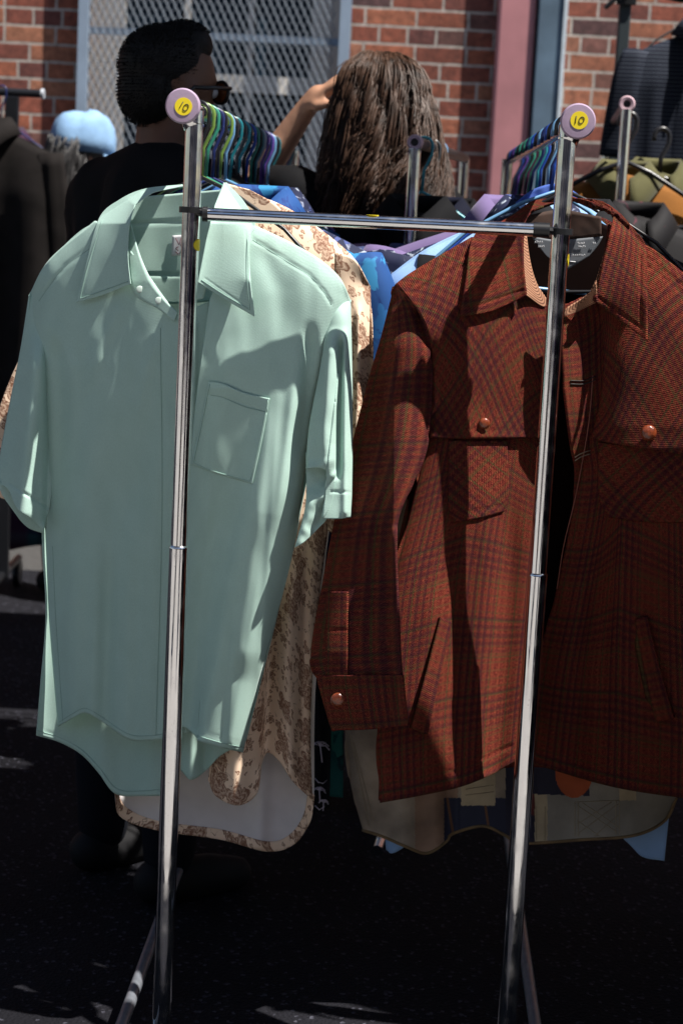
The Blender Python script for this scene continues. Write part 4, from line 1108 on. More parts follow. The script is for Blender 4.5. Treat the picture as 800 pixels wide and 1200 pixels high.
cord('stitching', [[(410, 862), (424, 925), (432, 968)], [(414, 870), (428, 925), (437, 962)], [(673, 940), (673, 980)], [(677, 940), (677, 980)], [(725, 938), (725, 978)], [(721, 938), (721, 978)], [(673, 940), (725, 938)], [(676, 944), (722, 975)], [(682, 941), (725, 970)], [(676, 962), (702, 980)], [(724, 942), (678, 976)], [(716, 940), (676, 966)], [(724, 955), (696, 980)], [(628, 945), (628, 985)], [(638, 945), (638, 985)], [(545, 925), (578, 920)], [(545, 932), (578, 928)]], pw_d, 0.0006, M_cst, o, n=5, lift=0.0012)
cord('hem_piping', [PWB], pw_d, 0.0028, simple('ochre_binding', (0.20, 0.13, 0.06), rough=0.8, noise=.3), o, n=6, lift=0.0005)
def yk(P): return 3.16 + 0.03 * np.exp(-np.clip(top_gap(P, JS), 0, None) / 40)
patch('yoke', [(480, 330), (560, 286), (655, 246), (750, 294), (830, 345)], [(420, 700), (600, 700), (800, 700)], [(480, 330), (440, 520), (412, 700)], [(830, 345), (815, 520), (800, 700)], yk, M_pw[0], pw, step_px=8)

# ================================================================== LIGHT BLUE SHIRT
M_lblue = cloth('light_blue_cotton', (0.30, 0.48, 0.78), var=.08)
M_hemblue = M_lblue
lb = thing('blue_shirt', 'light blue shirt with its shoulder showing behind the left shoulder of the plaid jacket', 'shirt', at(650, 230, 3.17))
LS = np.array([(446, 345), (458, 322), (500, 292), (560, 264), (640, 232), (700, 246), (800, 325), (846, 372)], float)
def lb_d(P):
    Y = 3.195 + 0.035 * np.exp(-np.clip(top_gap(P, LS), 0, None) / 30)
    d1, _, _ = dpoly(P, [(446, 345), (441, 500), (446, 900), (452, 996)])
    return Y + 0.03 * np.exp(-d1 / 9) + wrinkle(P, .002, 40, 1, .5, 2) + ridge(P, [(464, 340), (456, 500)], 5, -.01, .1, .2)
patch('body', [tuple(p) for p in LS], [(452, 996), (465, 998), (520, 962), (600, 950), (700, 962), (734, 987), (752, 1004), (778, 1009)], [(446, 345), (440, 420), (442, 600), (446, 900), (452, 996)], [(846, 372), (810, 600), (788, 900), (778, 1009)], lb_d, M_lblue, lb, step_px=4, thick=.0015)
patch('shoulder_yoke', [(458, 321), (500, 291), (560, 263), (600, 248)], [(447, 346), (500, 312), (560, 282), (606, 262)], [(458, 321), (447, 346)], [(600, 248), (606, 262)], lambda P: lb_d(P) - .004, M_lblue, lb, step_px=2, thick=.002)

# ================================================================== GENERIC HUNG GARMENTS
def garment(name, label, cat, loc, rz, w, L, mat, seed, sleeve=0.24, group=None, collar=True, depth=0.055, flare=0.0, sleeve_w=0.060, col_mat=None):
    rg = np.random.default_rng(seed)
    t = thing(name, label, cat, loc, group, rz)
    nu, nv = 44, 30
    V = []; ph = rg.uniform(0, 6.28, 6)
    def ztop(x): return -0.140 - 0.085 * (abs(x) / w) ** 1.25
    for j in range(nv + 1):
        v = j / nv
        wd = w * (1 + 0.05 * sin(pi * v) + flare * v)
        dp = 0.010 + (depth - 0.010) * min(1, v * 5) ** 0.7
        for i in range(nu):
            a = 2 * pi * i / nu
            ca, sa = cos(a), sin(a)
            x = wd * np.sign(ca) * abs(ca) ** 0.8
            fold = 1 + 0.28 * min(1, v * 2.5) * (sin(5 * a + ph[0] + v) + 0.6 * sin(9 * a + ph[1]) + .4 * sin(13 * a + ph[2] - v))
            y = dp * np.sign(sa) * abs(sa) ** 0.7 * fold
            zt = ztop(min(abs(x), w))
            zb = -L - 0.02 * sin(3 * a + ph[3])
            V.append((x, y, zt + (zb - zt) * v))
    Q = [(j * nu + i, (j + 1) * nu + i, (j + 1) * nu + (i + 1) % nu, j * nu + (i + 1) % nu) for j in range(nv) for i in range(nu)]
    o = link_mesh('body', V, Q, mat, t, local=True)
    m = o.modifiers.new('thickness', 'SOLIDIFY'); m.thickness = 0.002
    for sg in (-1, 1):
        pts = []; rs = []
        n = 14
        for k in range(n):
            q = k / (n - 1)
            pts.append(Vector((sg * (w * 0.90 + 0.022 * q + 0.01 * sin(q * 2)), 0.01 * sin(q * 5 + ph[4]), -0.217 - sleeve * q)))
            rs.append((0.045 + (sleeve_w - 0.045) * min(1, q * 4)) * (1 - 0.15 * q * (sleeve > 0.35)))
        sv, sf = tube(pts, rs, 18)
        sv = [((p[0] - pts[i // 18].x) * 1.0 + pts[i // 18].x, p[1] * (0.5 + 0.08 * sin(i % 18 * 2.0 + ph[5])), p[2]) for i, p in enumerate(sv)]
        sf = sf[:-2] + [sf[-2]]
        link_mesh('sleeve', sv, sf, mat, t, local=True).modifiers.new('thickness', 'SOLIDIFY').thickness = 0.002
    if collar:
        V = []; n = 30
        for r_, z_ in ((1.0, -0.143), (0.98, -0.115), (1.04, -0.108), (1.32, -0.130), (1.70, -0.162)):
            for i in range(n):
                a = -pi / 2 + 0.12 + (2 * pi - 0.24) * i / (n - 1)
                lean = 0.03 * max(0, -sin(a)) ** 2
                V.append((0.058 * r_ * cos(a), 0.045 * min(r_, 1.35) * sin(a) - lean * r_, z_ - 0.045 * max(0, -sin(a)) ** 3 * (r_ ** 1.2)))
        Q = [(j * n + i, j * n + i + 1, (j + 1) * n + i + 1, (j + 1) * n + i) for j in range(4) for i in range(n - 1)]
        link_mesh('collar', V, Q, col_mat or mat, t, local=True).modifiers.new('thickness', 'SOLIDIFY').thickness = 0.003
    return t

def rail_pt(key, t):
    s, d = rails[key]; return s + d * t
M_plum = cloth('plum_cotton', (0.16, 0.075, 0.20))
M_royal = make_print('blue_wave_print', (0.015, 0.065, 0.22), [(0.02, 0.12, 0.33), (0.03, 0.20, 0.40), (0.01, 0.035, 0.16)], scale=9, thr=.5)
M_navyp = make_print('navy_paisley', (0.012, 0.016, 0.045), [(0.30, 0.34, 0.40), (0.06, 0.08, 0.22), (0.20, 0.22, 0.30)], scale=34, thr=.56)
M_lilac = cloth('lilac_cotton', (0.14, 0.10, 0.22))
M_palm = make_print('black_palm_cloth', (0.008, 0.009, 0.014), [(0.012, 0.013, 0.02)], scale=10)
M_teal = make_print('teal_aloha', (0.008, 0.085, 0.085), [(0.03, 0.2, 0.16), (0.25, 0.13, 0.02), (0.01, 0.04, 0.05)], scale=14, thr=.5)
M_bright = cloth('bright_blue_cotton', (0.06, 0.12, 0.42))
M_indigo = cloth('indigo_cotton', (0.03, 0.045, 0.13))
M_char = cloth('charcoal_wool', (0.014, 0.014, 0.016))
GG1 = 'shirts packed on the left rail'; GG2 = 'shirts packed on the right rail'
for key, t, w, L, mat, nm, lab, sd, dx, ry in (
    ('l', 0.56, .215, .80, M_navyp, 'printed_shirt', 'navy shirt with a fine pale print behind the bright blue wave shirt', 3, .075, .0),
    ('l', 0.40, .20, .78, M_royal, 'printed_shirt', 'bright blue wave print shirt whose shoulder shows directly behind the cream floral shirt', 4, .07, .0),
    ('l', 0.72, .21, .76, M_indigo, 'cotton_shirt', 'plain indigo shirt behind the navy printed shirt on the left rail', 5, .04, -.05),
    ('l', 0.92, .215, .76, M_plum, 'cotton_shirt', 'plum purple shirt in the middle of the left rail', 6, .03, .06),
    ('l', 1.25, .23, .75, M_royal, 'printed_shirt', 'farther bright blue wave print shirt, past the plum shirt on the left rail', 7, .02, .0),
    ('l', 1.60, .23, .75, M_lilac, 'cotton_shirt', 'lilac shirt near the far end of the left rail', 8, .0, .05),
    ('r', 0.46, .25, .84, M_navyp, 'printed_shirt', 'navy shirt with a fine pale print behind the light blue shirt', 9, -.02, .02),
    ('r', 0.62, .25, .80, M_lilac, 'cotton_shirt', 'lilac purple shirt whose shoulder sticks out beyond the plaid jacket', 10, -.05, -.02),
    ('r', 0.95, .24, .78, M_indigo, 'cotton_shirt', 'plain indigo shirt far back on the right rail', 12, -.02, .03),
    ('r', 1.35, .24, .78, M_char, 'cotton_shirt', 'charcoal shirt near the far end of the right rail', 13, .0, .0)):
    p = rail_pt(key, t) + Vector((dx, 0, 0))
    garment(nm, lab, 'shirt', p, -yaw + ry, w, L, mat, sd, group=GG1 if key == 'l' else GG2, sleeve=.22)
garment('wool_coat', 'dark charcoal coat whose shoulder shows behind the right shoulder of the plaid jacket', 'coat', rail_pt('r', .42) + Vector((.035, 0, .0)), -yaw, .235, .86, M_char, 14, sleeve=.5)
# denim/royal blue collar standing above the jacket
patch_bc = thing('blue_collar_shirt', 'royal blue shirt collar peeking out above the plaid jacket collar', 'shirt', at(640, 230, 3.2))
patch('collar', [(560, 268), (600, 240), (625, 222), (655, 216), (690, 236)], [(566, 282), (606, 258), (630, 240), (655, 234), (692, 250)], [(560, 268), (566, 282)], [(690, 236), (692, 250)], lambda P: 3.245 + wrinkle(P, .003, 20, 1, 1, 2), M_bright, patch_bc, step_px=2, thick=.003)
patch('body', [(540, 285), (600, 252), (655, 234), (692, 250), (750, 290)], [(520, 860), (620, 870), (740, 860)], [(540, 285), (520, 500), (520, 860)], [(750, 290), (748, 500), (740, 860)], lambda P: 3.26 + wrinkle(P, .003, 50, 1, .5, 3), M_bright, patch_bc, step_px=6, thick=.0015)

# black shirt with white palms, and the teal one behind it, seen in the gap between the rails
ps = thing('palm_shirt', 'black aloha shirt with white palm trees hanging behind the hem of the floral shirt', 'shirt', at(280, 215, 3.27))
def ps_d(P): return 3.25 + 0.0 * P[..., 0] + ridge(P, [(374, 800), (374, 950)], 6, .016, 0, 0) + wrinkle(P, .002, 22, 1, .5, 3)
patch('body', [(140, 350), (262, 230), (390, 320), (398, 350)], [(240, 930), (320, 938), (368, 951), (377, 950), (386, 946)], [(140, 350), (180, 600), (240, 930)], [(398, 350), (392, 600), (388, 850), (386, 946)], ps_d, M_palm, ps, step_px=4, thick=.0015)
def palm(cxp, cyp, s, lean):
    out = [[(cxp, cyp), (cxp + lean * .5 * s, cyp + 8 * s), (cxp + lean * s, cyp + 17 * s)]]
    for a in (-2.9, -2.4, -1.9, -1.4, -0.9, -0.4, 0.1):
        out.append([(cxp, cyp), (cxp + 5 * s * cos(a), cyp + 5 * s * sin(a) - 1), (cxp + 9.5 * s * cos(a), cyp + 8 * s * sin(a) + 3.5 * s)])
    return out
M_wprint = simple('white_print', (0.74, 0.70, 0.86), rough=.8)
for pl_ in (palm(375, 874, 1.15, 2), palm(374, 926, .8, 1), palm(379, 940, .6, -1), [[(369, 912), (376, 919), (383, 914)]], [[(369, 944), (374, 949), (380, 945)]]):
    cord('palm_print', pl_, ps_d, 0.0013, M_wprint, ps, n=5, flat=.5, lift=.0015)
ts = thing('teal_shirt', 'teal printed shirt hem showing right of the black palm shirt', 'shirt', at(285, 212, 3.42))
patch('body', [(150, 350), (272, 230), (400, 330), (404, 350)], [(250, 920), (340, 928), (402, 935)], [(150, 350), (190, 600), (250, 920)], [(404, 350), (403, 600), (402, 935)], lambda P: 3.42 + wrinkle(P, .004, 30, 1, .5, 6), M_teal, ts, step_px=5, thick=.0015)

# ================================================================== NEIGHBOURING RACKS
M_dkmetal = simple('dark_rack_metal', (0.04, 0.042, 0.048), rough=0.35, metal=.8)
M_pinkp = simple('pink_plastic', (0.55, 0.38, 0.43), rough=0.5)
M_black = cloth('black_cloth', (0.006, 0.006, 0.007), var=.2)
M_navyd = cloth('dark_navy_cloth', (0.006, 0.007, 0.016), var=.2)
M_brownd = cloth('brown_black_leather', (0.012, 0.010, 0.0095), var=.3)
# far left rack
YL = 6.35
a = atv(-60, 102, YL); b = atv(50, 110, YL)
lr = thing('garment_rack', 'dark metal clothes rack with a bare bar end by the left brick wall', 'clothes rack', (a.x, YL, 0))
MB().add(*tube([Vector((a.x - 0.9, YL, b.z + 0.0)), Vector((b.x, YL, b.z))], 0.014, 14)).obj('rail', M_dkmetal, lr, sharp=40)
MB().add(*tube([Vector((b.x - 0.004, YL, b.z)), Vector((b.x + 0.006, YL, b.z))], 0.0165, 14)).obj('end_cap', simple('grey_cap', (.4, .42, .46)), lr, sharp=40)
xp = atv(14, 150, YL).x
MB().box(xp - 0.022, xp + 0.022, YL - .012, YL + .012, 0.09, b.z - .012).obj('post', M_dkmetal, lr, bevel=.003)
MB().add(*tube([(xp, YL - .32, .1), (xp, YL + .32, .1)], .014, 12)).obj('foot', M_dkmetal, lr, sharp=40)
for yy in (-.3, .3):
    V, Fq = lathe([(0.012, -0.013), (0.045, -0.012), (0.048, -0.006), (0.048, 0.006), (0.045, 0.012), (0.012, 0.013)], 22)
    MB().add([(xp + z, YL + yy + x, 0.048 + y) for x, y, z in V], Fq).obj('wheel', M_blackp, lr, sharp=40)
zr = b.z
garment('leather_jacket', 'brown black jacket on a thin hanger at the left edge', 'jacket', (atv(0, 200, YL - .1).x - .02, YL - .12, zr + .02), radians(-18), .235, 1.02, M_brownd, 21, sleeve=.55)
garment('long_coat', 'dark navy coat hanging behind the brown black jacket', 'coat', (atv(-14, 200, YL).x, YL + .03, zr - .01), radians(-10), .22, 1.2, M_navyd, 22, sleeve=.58)
M_bplaid = make_stripe('blue_plaid', (0.010, 0.017, 0.040), (0.015, 0.06, 0.07), .11, .4, 'Object', 2, (0.06, 0.012, 0.03))
garment('plaid_dress', 'long blue green plaid dress hanging low beside the caster wheel', 'dress', (atv(-12, 500, YL - .02).x, YL + .16, zr), radians(5), .19, 1.56, M_bplaid, 23, sleeve=.3, flare=.15)
mbh = hanger_mesh(.2); o = mbh.obj('clothes_hanger', HMAT['navy'], None, smooth=True, local=True); o.location = (atv(6, 108, YL).x, YL - .06, zr); o.rotation_euler = (0, 0, radians(-14)); tag(o, 'thin dark blue hanger holding the brown black jacket by the brick wall', 'hanger')
# middle far rack
def far_rack(px, py, Y, label, capr, dxy, LENR, name='garment_rack'):
    c = atv(px, py, Y)
    t = thing(name, label, 'clothes rack', (c.x, Y, 0))
    MB().add(*tube([(c.x, Y, .02), (c.x, Y, c.z - .012)], .0135, 14)).obj('post', M_chrome, t, sharp=40)
    d = Vector(dxy).normalized()
    d = Vector((d.x, d.y, 0))
    MB().add(*tube([c, c + d * LENR], .0125, 12)).obj('rail', M_dkmetal, t, sharp=40)
    ax = -d; sd_ = Vector((-ax.y, ax.x, 0))
    V, Fq = lathe([(capr * .45, .004), (capr * .52, .010), (capr * .85, .011), (capr, .005), (capr, -.012), (capr * .5, -.014)], 22)
    MB().add([c + sd_ * x + Vector((0, 0, y)) + ax * z for x, y, z in V], Fq).obj('end_cap', M_pinkp, t, sharp=40)
    V, Fq = lathe([(capr * .44, .003), (capr * .44, .006)], 18)
    MB().add([c + sd_ * x + Vector((0, 0, y)) + ax * z for x, y, z in V], Fq).obj('cap_plug', M_blackp, t)
    e = c + d * LENR
    MB().add(*tube([(e.x, e.y, .02), (e.x, e.y, e.z)], .0135, 12)).obj('post', M_chrome, t, sharp=40)
    MB().add(*tube([(c.x, Y - .1, .06), (e.x, e.y + .1, .06)], .012, 10)).obj('base_rail', M_chrome, t, sharp=40)
    return c, d
c1, d1 = far_rack(486, 167, 3.95, 'chrome rack with small pink end cap before the long haired woman', .0165, (.16, 1.0), 1.0)
for k, (dx, dy, mat, w, L, sd, lab) in enumerate(((0.0, .10, M_black, .26, .95, 31, 'black jacket nearest on the rack behind the crossbar'), (0.02, .24, M_navyd, .25, .95, 32, 'dark navy jacket behind the black one on the middle rack'), (0.03, .40, M_black, .24, .95, 33, 'black coat deepest on the middle rack'), (-.02, .62, M_char, .24, .95, 34, 'charcoal coat at the far end of the middle rack'))):
    garment('dark_jacket', lab, 'jacket', c1 + d1 * dy + Vector((dx, 0, 0)), radians(-6 + 6 * k), w, L, mat, sd, sleeve=.5, group='dark jackets on the middle rack')
for k, (t_, col) in enumerate(((.16, 'turquoise'), (.3, 'dark grey'), (.44, 'sky blue'))):
    o = hang_proto.copy(); o.data = hang_proto.data.copy(); COL.objects.link(o); o.data.materials.clear(); o.data.materials.append(HMAT[col])
    o.location = c1 + d1 * t_; o.rotation_euler = (0, 0, .15 * k - .1); tag(o, f'{col} plastic hanger on the middle rack behind the pink end cap', 'hanger', 'hangers on the middle rack')
# right far rack
c2, d2 = far_rack(734, 122, 4.7, 'chrome rack with a pink ring end cap at the right edge', .020, (.10, 1.0), 1.5)
M_must = cloth('mustard_cloth', (0.20, 0.075, 0.009), var=.15)
M_olive = cloth('olive_yellow_cloth', (0.075, 0.07, 0.026), var=.2)
M_dred = make_print('black_red_print', (0.008, 0.007, 0.008), [(0.10, 0.015, 0.03), (0.05, 0.01, 0.02)], scale=16, thr=.62)
zt = atv(740, 165, 4.75).z
garment('mustard_blouse', 'mustard orange top with olive shoulders on a black hanger behind the right post', 'top', (atv(738, 165, 4.75).x, 4.80, zt + .06), radians(-4), .27, .62, M_must, 41, sleeve=.3, col_mat=M_olive)
garment('olive_shirt', 'olive yellow shirt tilted on a black hanger at the right edge', 'top', (atv(778, 185, 4.9).x, 5.0, zt + .075), radians(10), .27, .7, M_olive, 42, sleeve=.3)
garment('printed_tshirt', 'black shirt with a dull red print below the mustard top', 't-shirt', (atv(752, 226, 4.6).x, 4.64, atv(752, 226, 4.6).z + .085), radians(3), .26, .80, M_dred, 43, sleeve=.3)
garment('dark_jacket', 'black jacket hanging in the shade behind the right post of the near rack', 'jacket', (atv(700, 232, 4.5).x, 4.5, atv(700, 232, 4.5).z + .07), radians(-5), .24, .8, M_black, 44, sleeve=.5)
for px, py, Y, rz in ((736, 142, 4.74, -.05), (775, 160, 4.95, .2)):
    o = hanger_mesh(.215, r=.0062).obj('clothes_hanger', HMAT['black'], None, smooth=True, local=True)
    o.location = atv(px, py, Y); o.rotation_euler = (0, 0, rz)
    tag(o, 'thick black hanger holding the mustard top' if px == 736 else 'thick black hanger holding the tilted olive shirt', 'hanger')
# striped shirt hung from the tent pole and the teal cloth above it
M_nstripe = make_stripe('navy_pinstripe', (0.008, 0.011, 0.022), (0.045, 0.055, 0.075), .0115, .22)
zc = atv(790, 30, 5.6).z
garment('striped_shirt', 'navy pinstripe shirt hanging high at the right edge against the brick wall', 'shirt', (atv(826, 30, 5.6).x, 5.6, zc + .135), radians(6), .215, .74, M_nstripe, 45, sleeve=.3)
pole = thing('tent_pole', 'dark steel tent pole with a clamp in front of the right brick wall', 'pole', (atv(728, 60, 6.0).x, 6.0, 0))
xq = atv(728, 60, 6.0).x
MB().box(xq - .018, xq + .018, 5.982, 6.018, 0.0, 2.5).obj('shaft', simple('dark_green_steel', (0.035, 0.045, 0.05), rough=.4), pole, bevel=.004)
zcl = atv(728, 2, 6.0).z
c = MB().box(xq - .03, xq + .03, 5.968, 5.981, zcl - .012, zcl + .05)
c.add(*tube([(xq - .03, 5.975, zcl + .01), (xq - .065, 5.975, zcl - .025)], .008, 8)); c.add(*tube([(xq + .03, 5.975, zcl + .02), (xq + .07, 5.975, zcl + .03)], .008, 8))
c.obj('clamp', M_blackp, pole, bevel=.002)
MB().box(xq - .06, xq + .06, 5.94, 6.06, 0.0, .012).obj('base_plate', M_dkmetal, pole)
tq = atv(893, 28, 5.3)
garment('teal_blouse', 'teal green top hanging above the navy pinstripe shirt', 'blouse', (tq.x, 5.3, tq.z + .55), radians(-4), .20, .55, cloth('teal_green_cloth', (0.010, 0.06, 0.052)), 46, sleeve=.28)
o = hanger_mesh(.19).obj('clothes_hanger', HMAT['dark grey'], None, smooth=True, local=True); o.location = (atv(826, 30, 5.6).x, 5.6, zc + .135); o.rotation_euler = (0, 0, radians(6)); tag(o, 'dark grey hanger inside the navy pinstripe shirt', 'hanger')
MB().add(*tube([(xq, 5.98, zc + .135), (xq, 5.62, zc + .135), (xq + .02, 5.6, zc + .135), (xq + 1.0, 5.6, zc + .135)], .012, 10)).obj('hanging_bar', M_dkmetal, pole, sharp=40)

# ================================================================== UNSEEN RACKS ADDED FOR FLOOR SHADE AND CHROME REFLECTIONS
M_dgreen = cloth('bottle_green_cloth', (0.012, 0.03, 0.022)); M_dwine = cloth('wine_cloth', (0.06, 0.012, 0.03)); M_cream = cloth('ecru_cloth', (0.5, 0.47, 0.42))
def added_rack(x0, y0, y1, z, label, mats, group, glabel, seed):
    t = thing('garment_rack', label, 'clothes rack', (x0, y0, 0))
    MB().add(*tube([(x0, y0, z), (x0, y1, z)], .0135, 12)).obj('rail', M_chrome, t, sharp=40)
    for y in (y0 + .02, y1 - .02):
        MB().add(*tube([(x0, y, .03), (x0, y, z)], .0135, 12)).obj('post', M_chrome, t, sharp=40)
        MB().add(*tube([(x0 - .24, y, .03), (x0 + .24, y, .03)], .0135, 12)).obj('foot', M_chrome, t, sharp=40)
    n = int(abs(y1 - y0) / .10)
    for i in range(n):
        m, nm = mats[i % len(mats)]
        garment('long_coat', f'{nm} {glabel}', 'coat', (x0 + random.uniform(-.02, .02), y0 + .1 + (y1 - y0 - .2) * i / max(1, n - 1), z), random.uniform(-.1, .1), .235, random.uniform(1.05, 1.3), m, seed + i, sleeve=.5, group=group)
added_rack(1.06, 1.75, 3.9, 1.53, 'unseen rack of long dark coats added to shade the floor', [(M_navyd, 'dark navy'), (M_black, 'black'), (M_dgreen, 'bottle green'), (M_char, 'charcoal'), (M_dwine, 'wine red')], 'coats on the added shading rack', 'long coat on the unseen rack added to shade the floor', 60)  # unseen rack, added to keep sun off the floor below the clothes
added_rack(-1.5, -2.6, 0.4, 1.5, 'added rack of dark coats left behind the viewer for the chrome to reflect', [(M_black, 'black'), (M_dwine, 'wine red'), (M_navyd, 'dark navy'), (M_cream, 'ecru'), (M_char, 'charcoal')], 'coats behind the viewer', 'long coat on the added reflection rack left behind the viewer', 90)  # added so the chrome posts mirror dark bands with bright gaps
added_rack(1.7, -3.2, 0.2, 1.5, 'added rack of mixed coats right behind the viewer for the chrome to reflect', [(M_char, 'charcoal'), (M_plum, 'plum'), (M_black, 'black')], 'coats behind the viewer on the right', 'long coat on the added reflection rack right behind the viewer', 120)  # second added rack for the chrome to mirror

# unseen canopies, added and shaped to shade the man and the floor
def pole_tube(x, y, z, name, mat, parent): return MB().add(*tube([(x, y, 0.0), (x, y, z)], .022, 14)).obj(name, mat, parent, sharp=40)
M_canvas = cloth('dark_canvas', (0.10, 0.105, 0.11)); M_alu = simple('painted_pole', (0.25, 0.25, 0.26), rough=.4, metal=.5)
man_shade = thing('shade_canopy', 'unseen dark canvas canopy added to shade the man and the left floor', 'tent', (-1.1, 3.7, 0))
for x, y in ((-2.85, 3.38), (-2.85, 3.90)): pole_tube(x, y, 2.33, 'pole', M_alu, man_shade)
V = []; Fq = []
for i in range(20):
    x = -2.9 + 3.55 * i / 19
    for j in range(8):
        y = 3.35 + .57 * j / 7
        V.append((x, y, 2.35 + .12 * sin(pi * j / 7) - .02 * sin(pi * i / 19)))
        if i and j: Fq.append(((i - 1) * 8 + j - 1, i * 8 + j - 1, i * 8 + j, (i - 1) * 8 + j))
link_mesh('canopy', V, Fq, M_canvas, man_shade).modifiers.new('thickness', 'SOLIDIFY').thickness = .003
aisle_shade = thing('awning', 'unseen narrow canvas strip on four poles added to shade the front floor', 'awning', (0, 1.95, 0))  # unseen strip added to block sun from the floor, not the garments
for x in (-2.2, 2.4):
    for y in (1.9, 2.41): pole_tube(x, y, 2.3, 'pole', M_alu, aisle_shade)
V = []; Fq = []
for i in range(24):
    x = -2.25 + 4.7 * i / 23
    for j in range(8):
        y = 1.86 + (2.43 - 1.86) * j / 7
        V.append((x, y, 2.33 + .05 * sin(pi * j / 7) - .02 * sin(pi * i / 23)))
        if i and j: Fq.append(((i - 1) * 8 + j - 1, i * 8 + j - 1, i * 8 + j, (i - 1) * 8 + j))
link_mesh('canopy', V, Fq, M_canvas, aisle_shade).modifiers.new('thickness', 'SOLIDIFY').thickness = .003

sun_shade = thing('shade_canopy', 'unseen dark canvas canopy added to shade the floor on the right', 'tent', (1.8, 3.9, 0))  # unseen canopy added to close sunlit gaps on the right floor
for x, y in ((1.02, 2.74), (1.06, 4.2), (2.8, 2.74), (2.8, 4.2)): pole_tube(x, y, 2.35, 'pole', M_alu, sun_shade)
V = []; Fq = []
for i in range(16):
    x = 0.93 + 1.95 * i / 15
    for j in range(16):
        y = 2.72 + 1.52 * j / 15
        V.append((x, y, 2.37 + .5 * min(i, 15 - i, j, 15 - j) / 7.5 - .015 * sin(pi * i / 15) * sin(pi * j / 15)))
        if i and j: Fq.append(((i - 1) * 16 + j - 1, i * 16 + j - 1, i * 16 + j, (i - 1) * 16 + j))
link_mesh('canopy', V, Fq, M_canvas, sun_shade).modifiers.new('thickness', 'SOLIDIFY').thickness = .003

sun_shade = thing('shade_canopy', 'unseen canvas canopy added to shade the aisle, notched to keep the woman sunlit', 'tent', (-.2, 5.0, 0))  # unseen canopy added against sun streaks on the far floor
for x, y in ((-1.42, 4.42), (-1.42, 5.6)): pole_tube(x, y, 2.35, 'pole', M_alu, sun_shade)
V = []; Fq = []
for i in range(16):
    x = -1.45 + 2.15 * i / 15
    for j in range(12):
        y = 4.0 + 1.64 * j / 11
        V.append((x, y, 2.36 + .02 * sin(pi * j / 11)))
        if i and j and not (x > .15 and y < 4.47): Fq.append(((i - 1) * 12 + j - 1, i * 12 + j - 1, i * 12 + j, (i - 1) * 12 + j))  # corner left out so sun still reaches the woman's hair
link_mesh('canopy', V, Fq, M_canvas, sun_shade).modifiers.new('thickness', 'SOLIDIFY').thickness = .003
# ================================================================== PEOPLE
def capsule_volume(chains, spheres=(), voxel=0.008, smooth_it=6):
    """one continuous skin grown round chains of (point, radius) and ellipsoids (centre, radii, rotation)"""
    mb = MB()
    for ch in chains:
        for (p, r), (q, s) in zip(ch[:-1], ch[1:]):
            p, q = Vector(p), Vector(q)
            n = max(2, int((q - p).length / (0.5 * min(r, s))))
            ax = (q - p).normalized()
            pts = [p - ax * r * .97, p - ax * r * .85, p - ax * r * .5]; rs = [r * .2, r * .5, r * .86]
            for k in range(n + 1):
                t = k / n; pts.append(p.lerp(q, t)); rs.append(r + (s - r) * t)
            pts += [q + ax * s * .5, q + ax * s * .85, q + ax * s * .97]; rs += [s * .86, s * .5, s * .2]
            mb.add(*tube(pts, rs, 12))
    for c, rad, rot in spheres:
        bm = bmesh.new(); bmesh.ops.create_uvsphere(bm, u_segments=24, v_segments=16, radius=1)
        Mx = Matrix.Translation(c) @ Euler(rot).to_matrix().to_4x4() @ Matrix.Diagonal((*rad, 1))
        bm.transform(Mx); bm.verts.index_update()
        mb.add([v.co[:] for v in bm.verts], [[v.index for v in f.verts] for f in bm.faces]); bm.free()
    me = bpy.data.meshes.new('tmp'); me.from_pydata(mb.v, [], mb.f)
    o = bpy.data.objects.new('tmp', me); COL.objects.link(o)
    r = o.modifiers.new('r', 'REMESH'); r.mode = 'VOXEL'; r.voxel_size = voxel; r.adaptivity = 0
    s = o.modifiers.new('s', 'SMOOTH'); s.factor = .5; s.iterations = smooth_it
    dg = bpy.context.evaluated_depsgraph_get(); dg.update()
    out = bpy.data.meshes.new_from_object(o.evaluated_get(dg))
    v = np.empty(len(out.vertices) * 3); out.vertices.foreach_get('co', v)
    f = [tuple(p.vertices) for p in out.polygons]
    bpy.data.objects.remove(o); bpy.data.meshes.remove(me); bpy.data.meshes.remove(out)
    return v.reshape(-1, 3), f

def skin_mat(name, col):
    m = simple(name, col, rough=.5, noise=.12, nscale=18, spec=.35)
    m.node_tree.nodes['Principled BSDF'].inputs['Subsurface Weight'].default_value = .08
    m.node_tree.nodes['Principled BSDF'].inputs['Subsurface Radius'].default_value = (.01, .004, .002)
    return m
M_hair = simple('black_hair', (0.005, 0.0045, 0.0045), rough=.6, spec=.25, noise=.4, nscale=60, bump=.5, bscale=300)
M_tee = cloth('black_tshirt', (0.006, 0.006, 0.007), var=.15)
M_jean = cloth('dark_jeans', (0.006, 0.007, 0.011), var=.2)
M_shoe = simple('dark_shoe', (0.008, 0.008, 0.009), rough=.7, spec=.2)
M_eye = simple('eye_white', (0.6, 0.58, 0.55), rough=.2)
M_lip = simple('lips', (0.25, 0.09, 0.08), rough=.5)

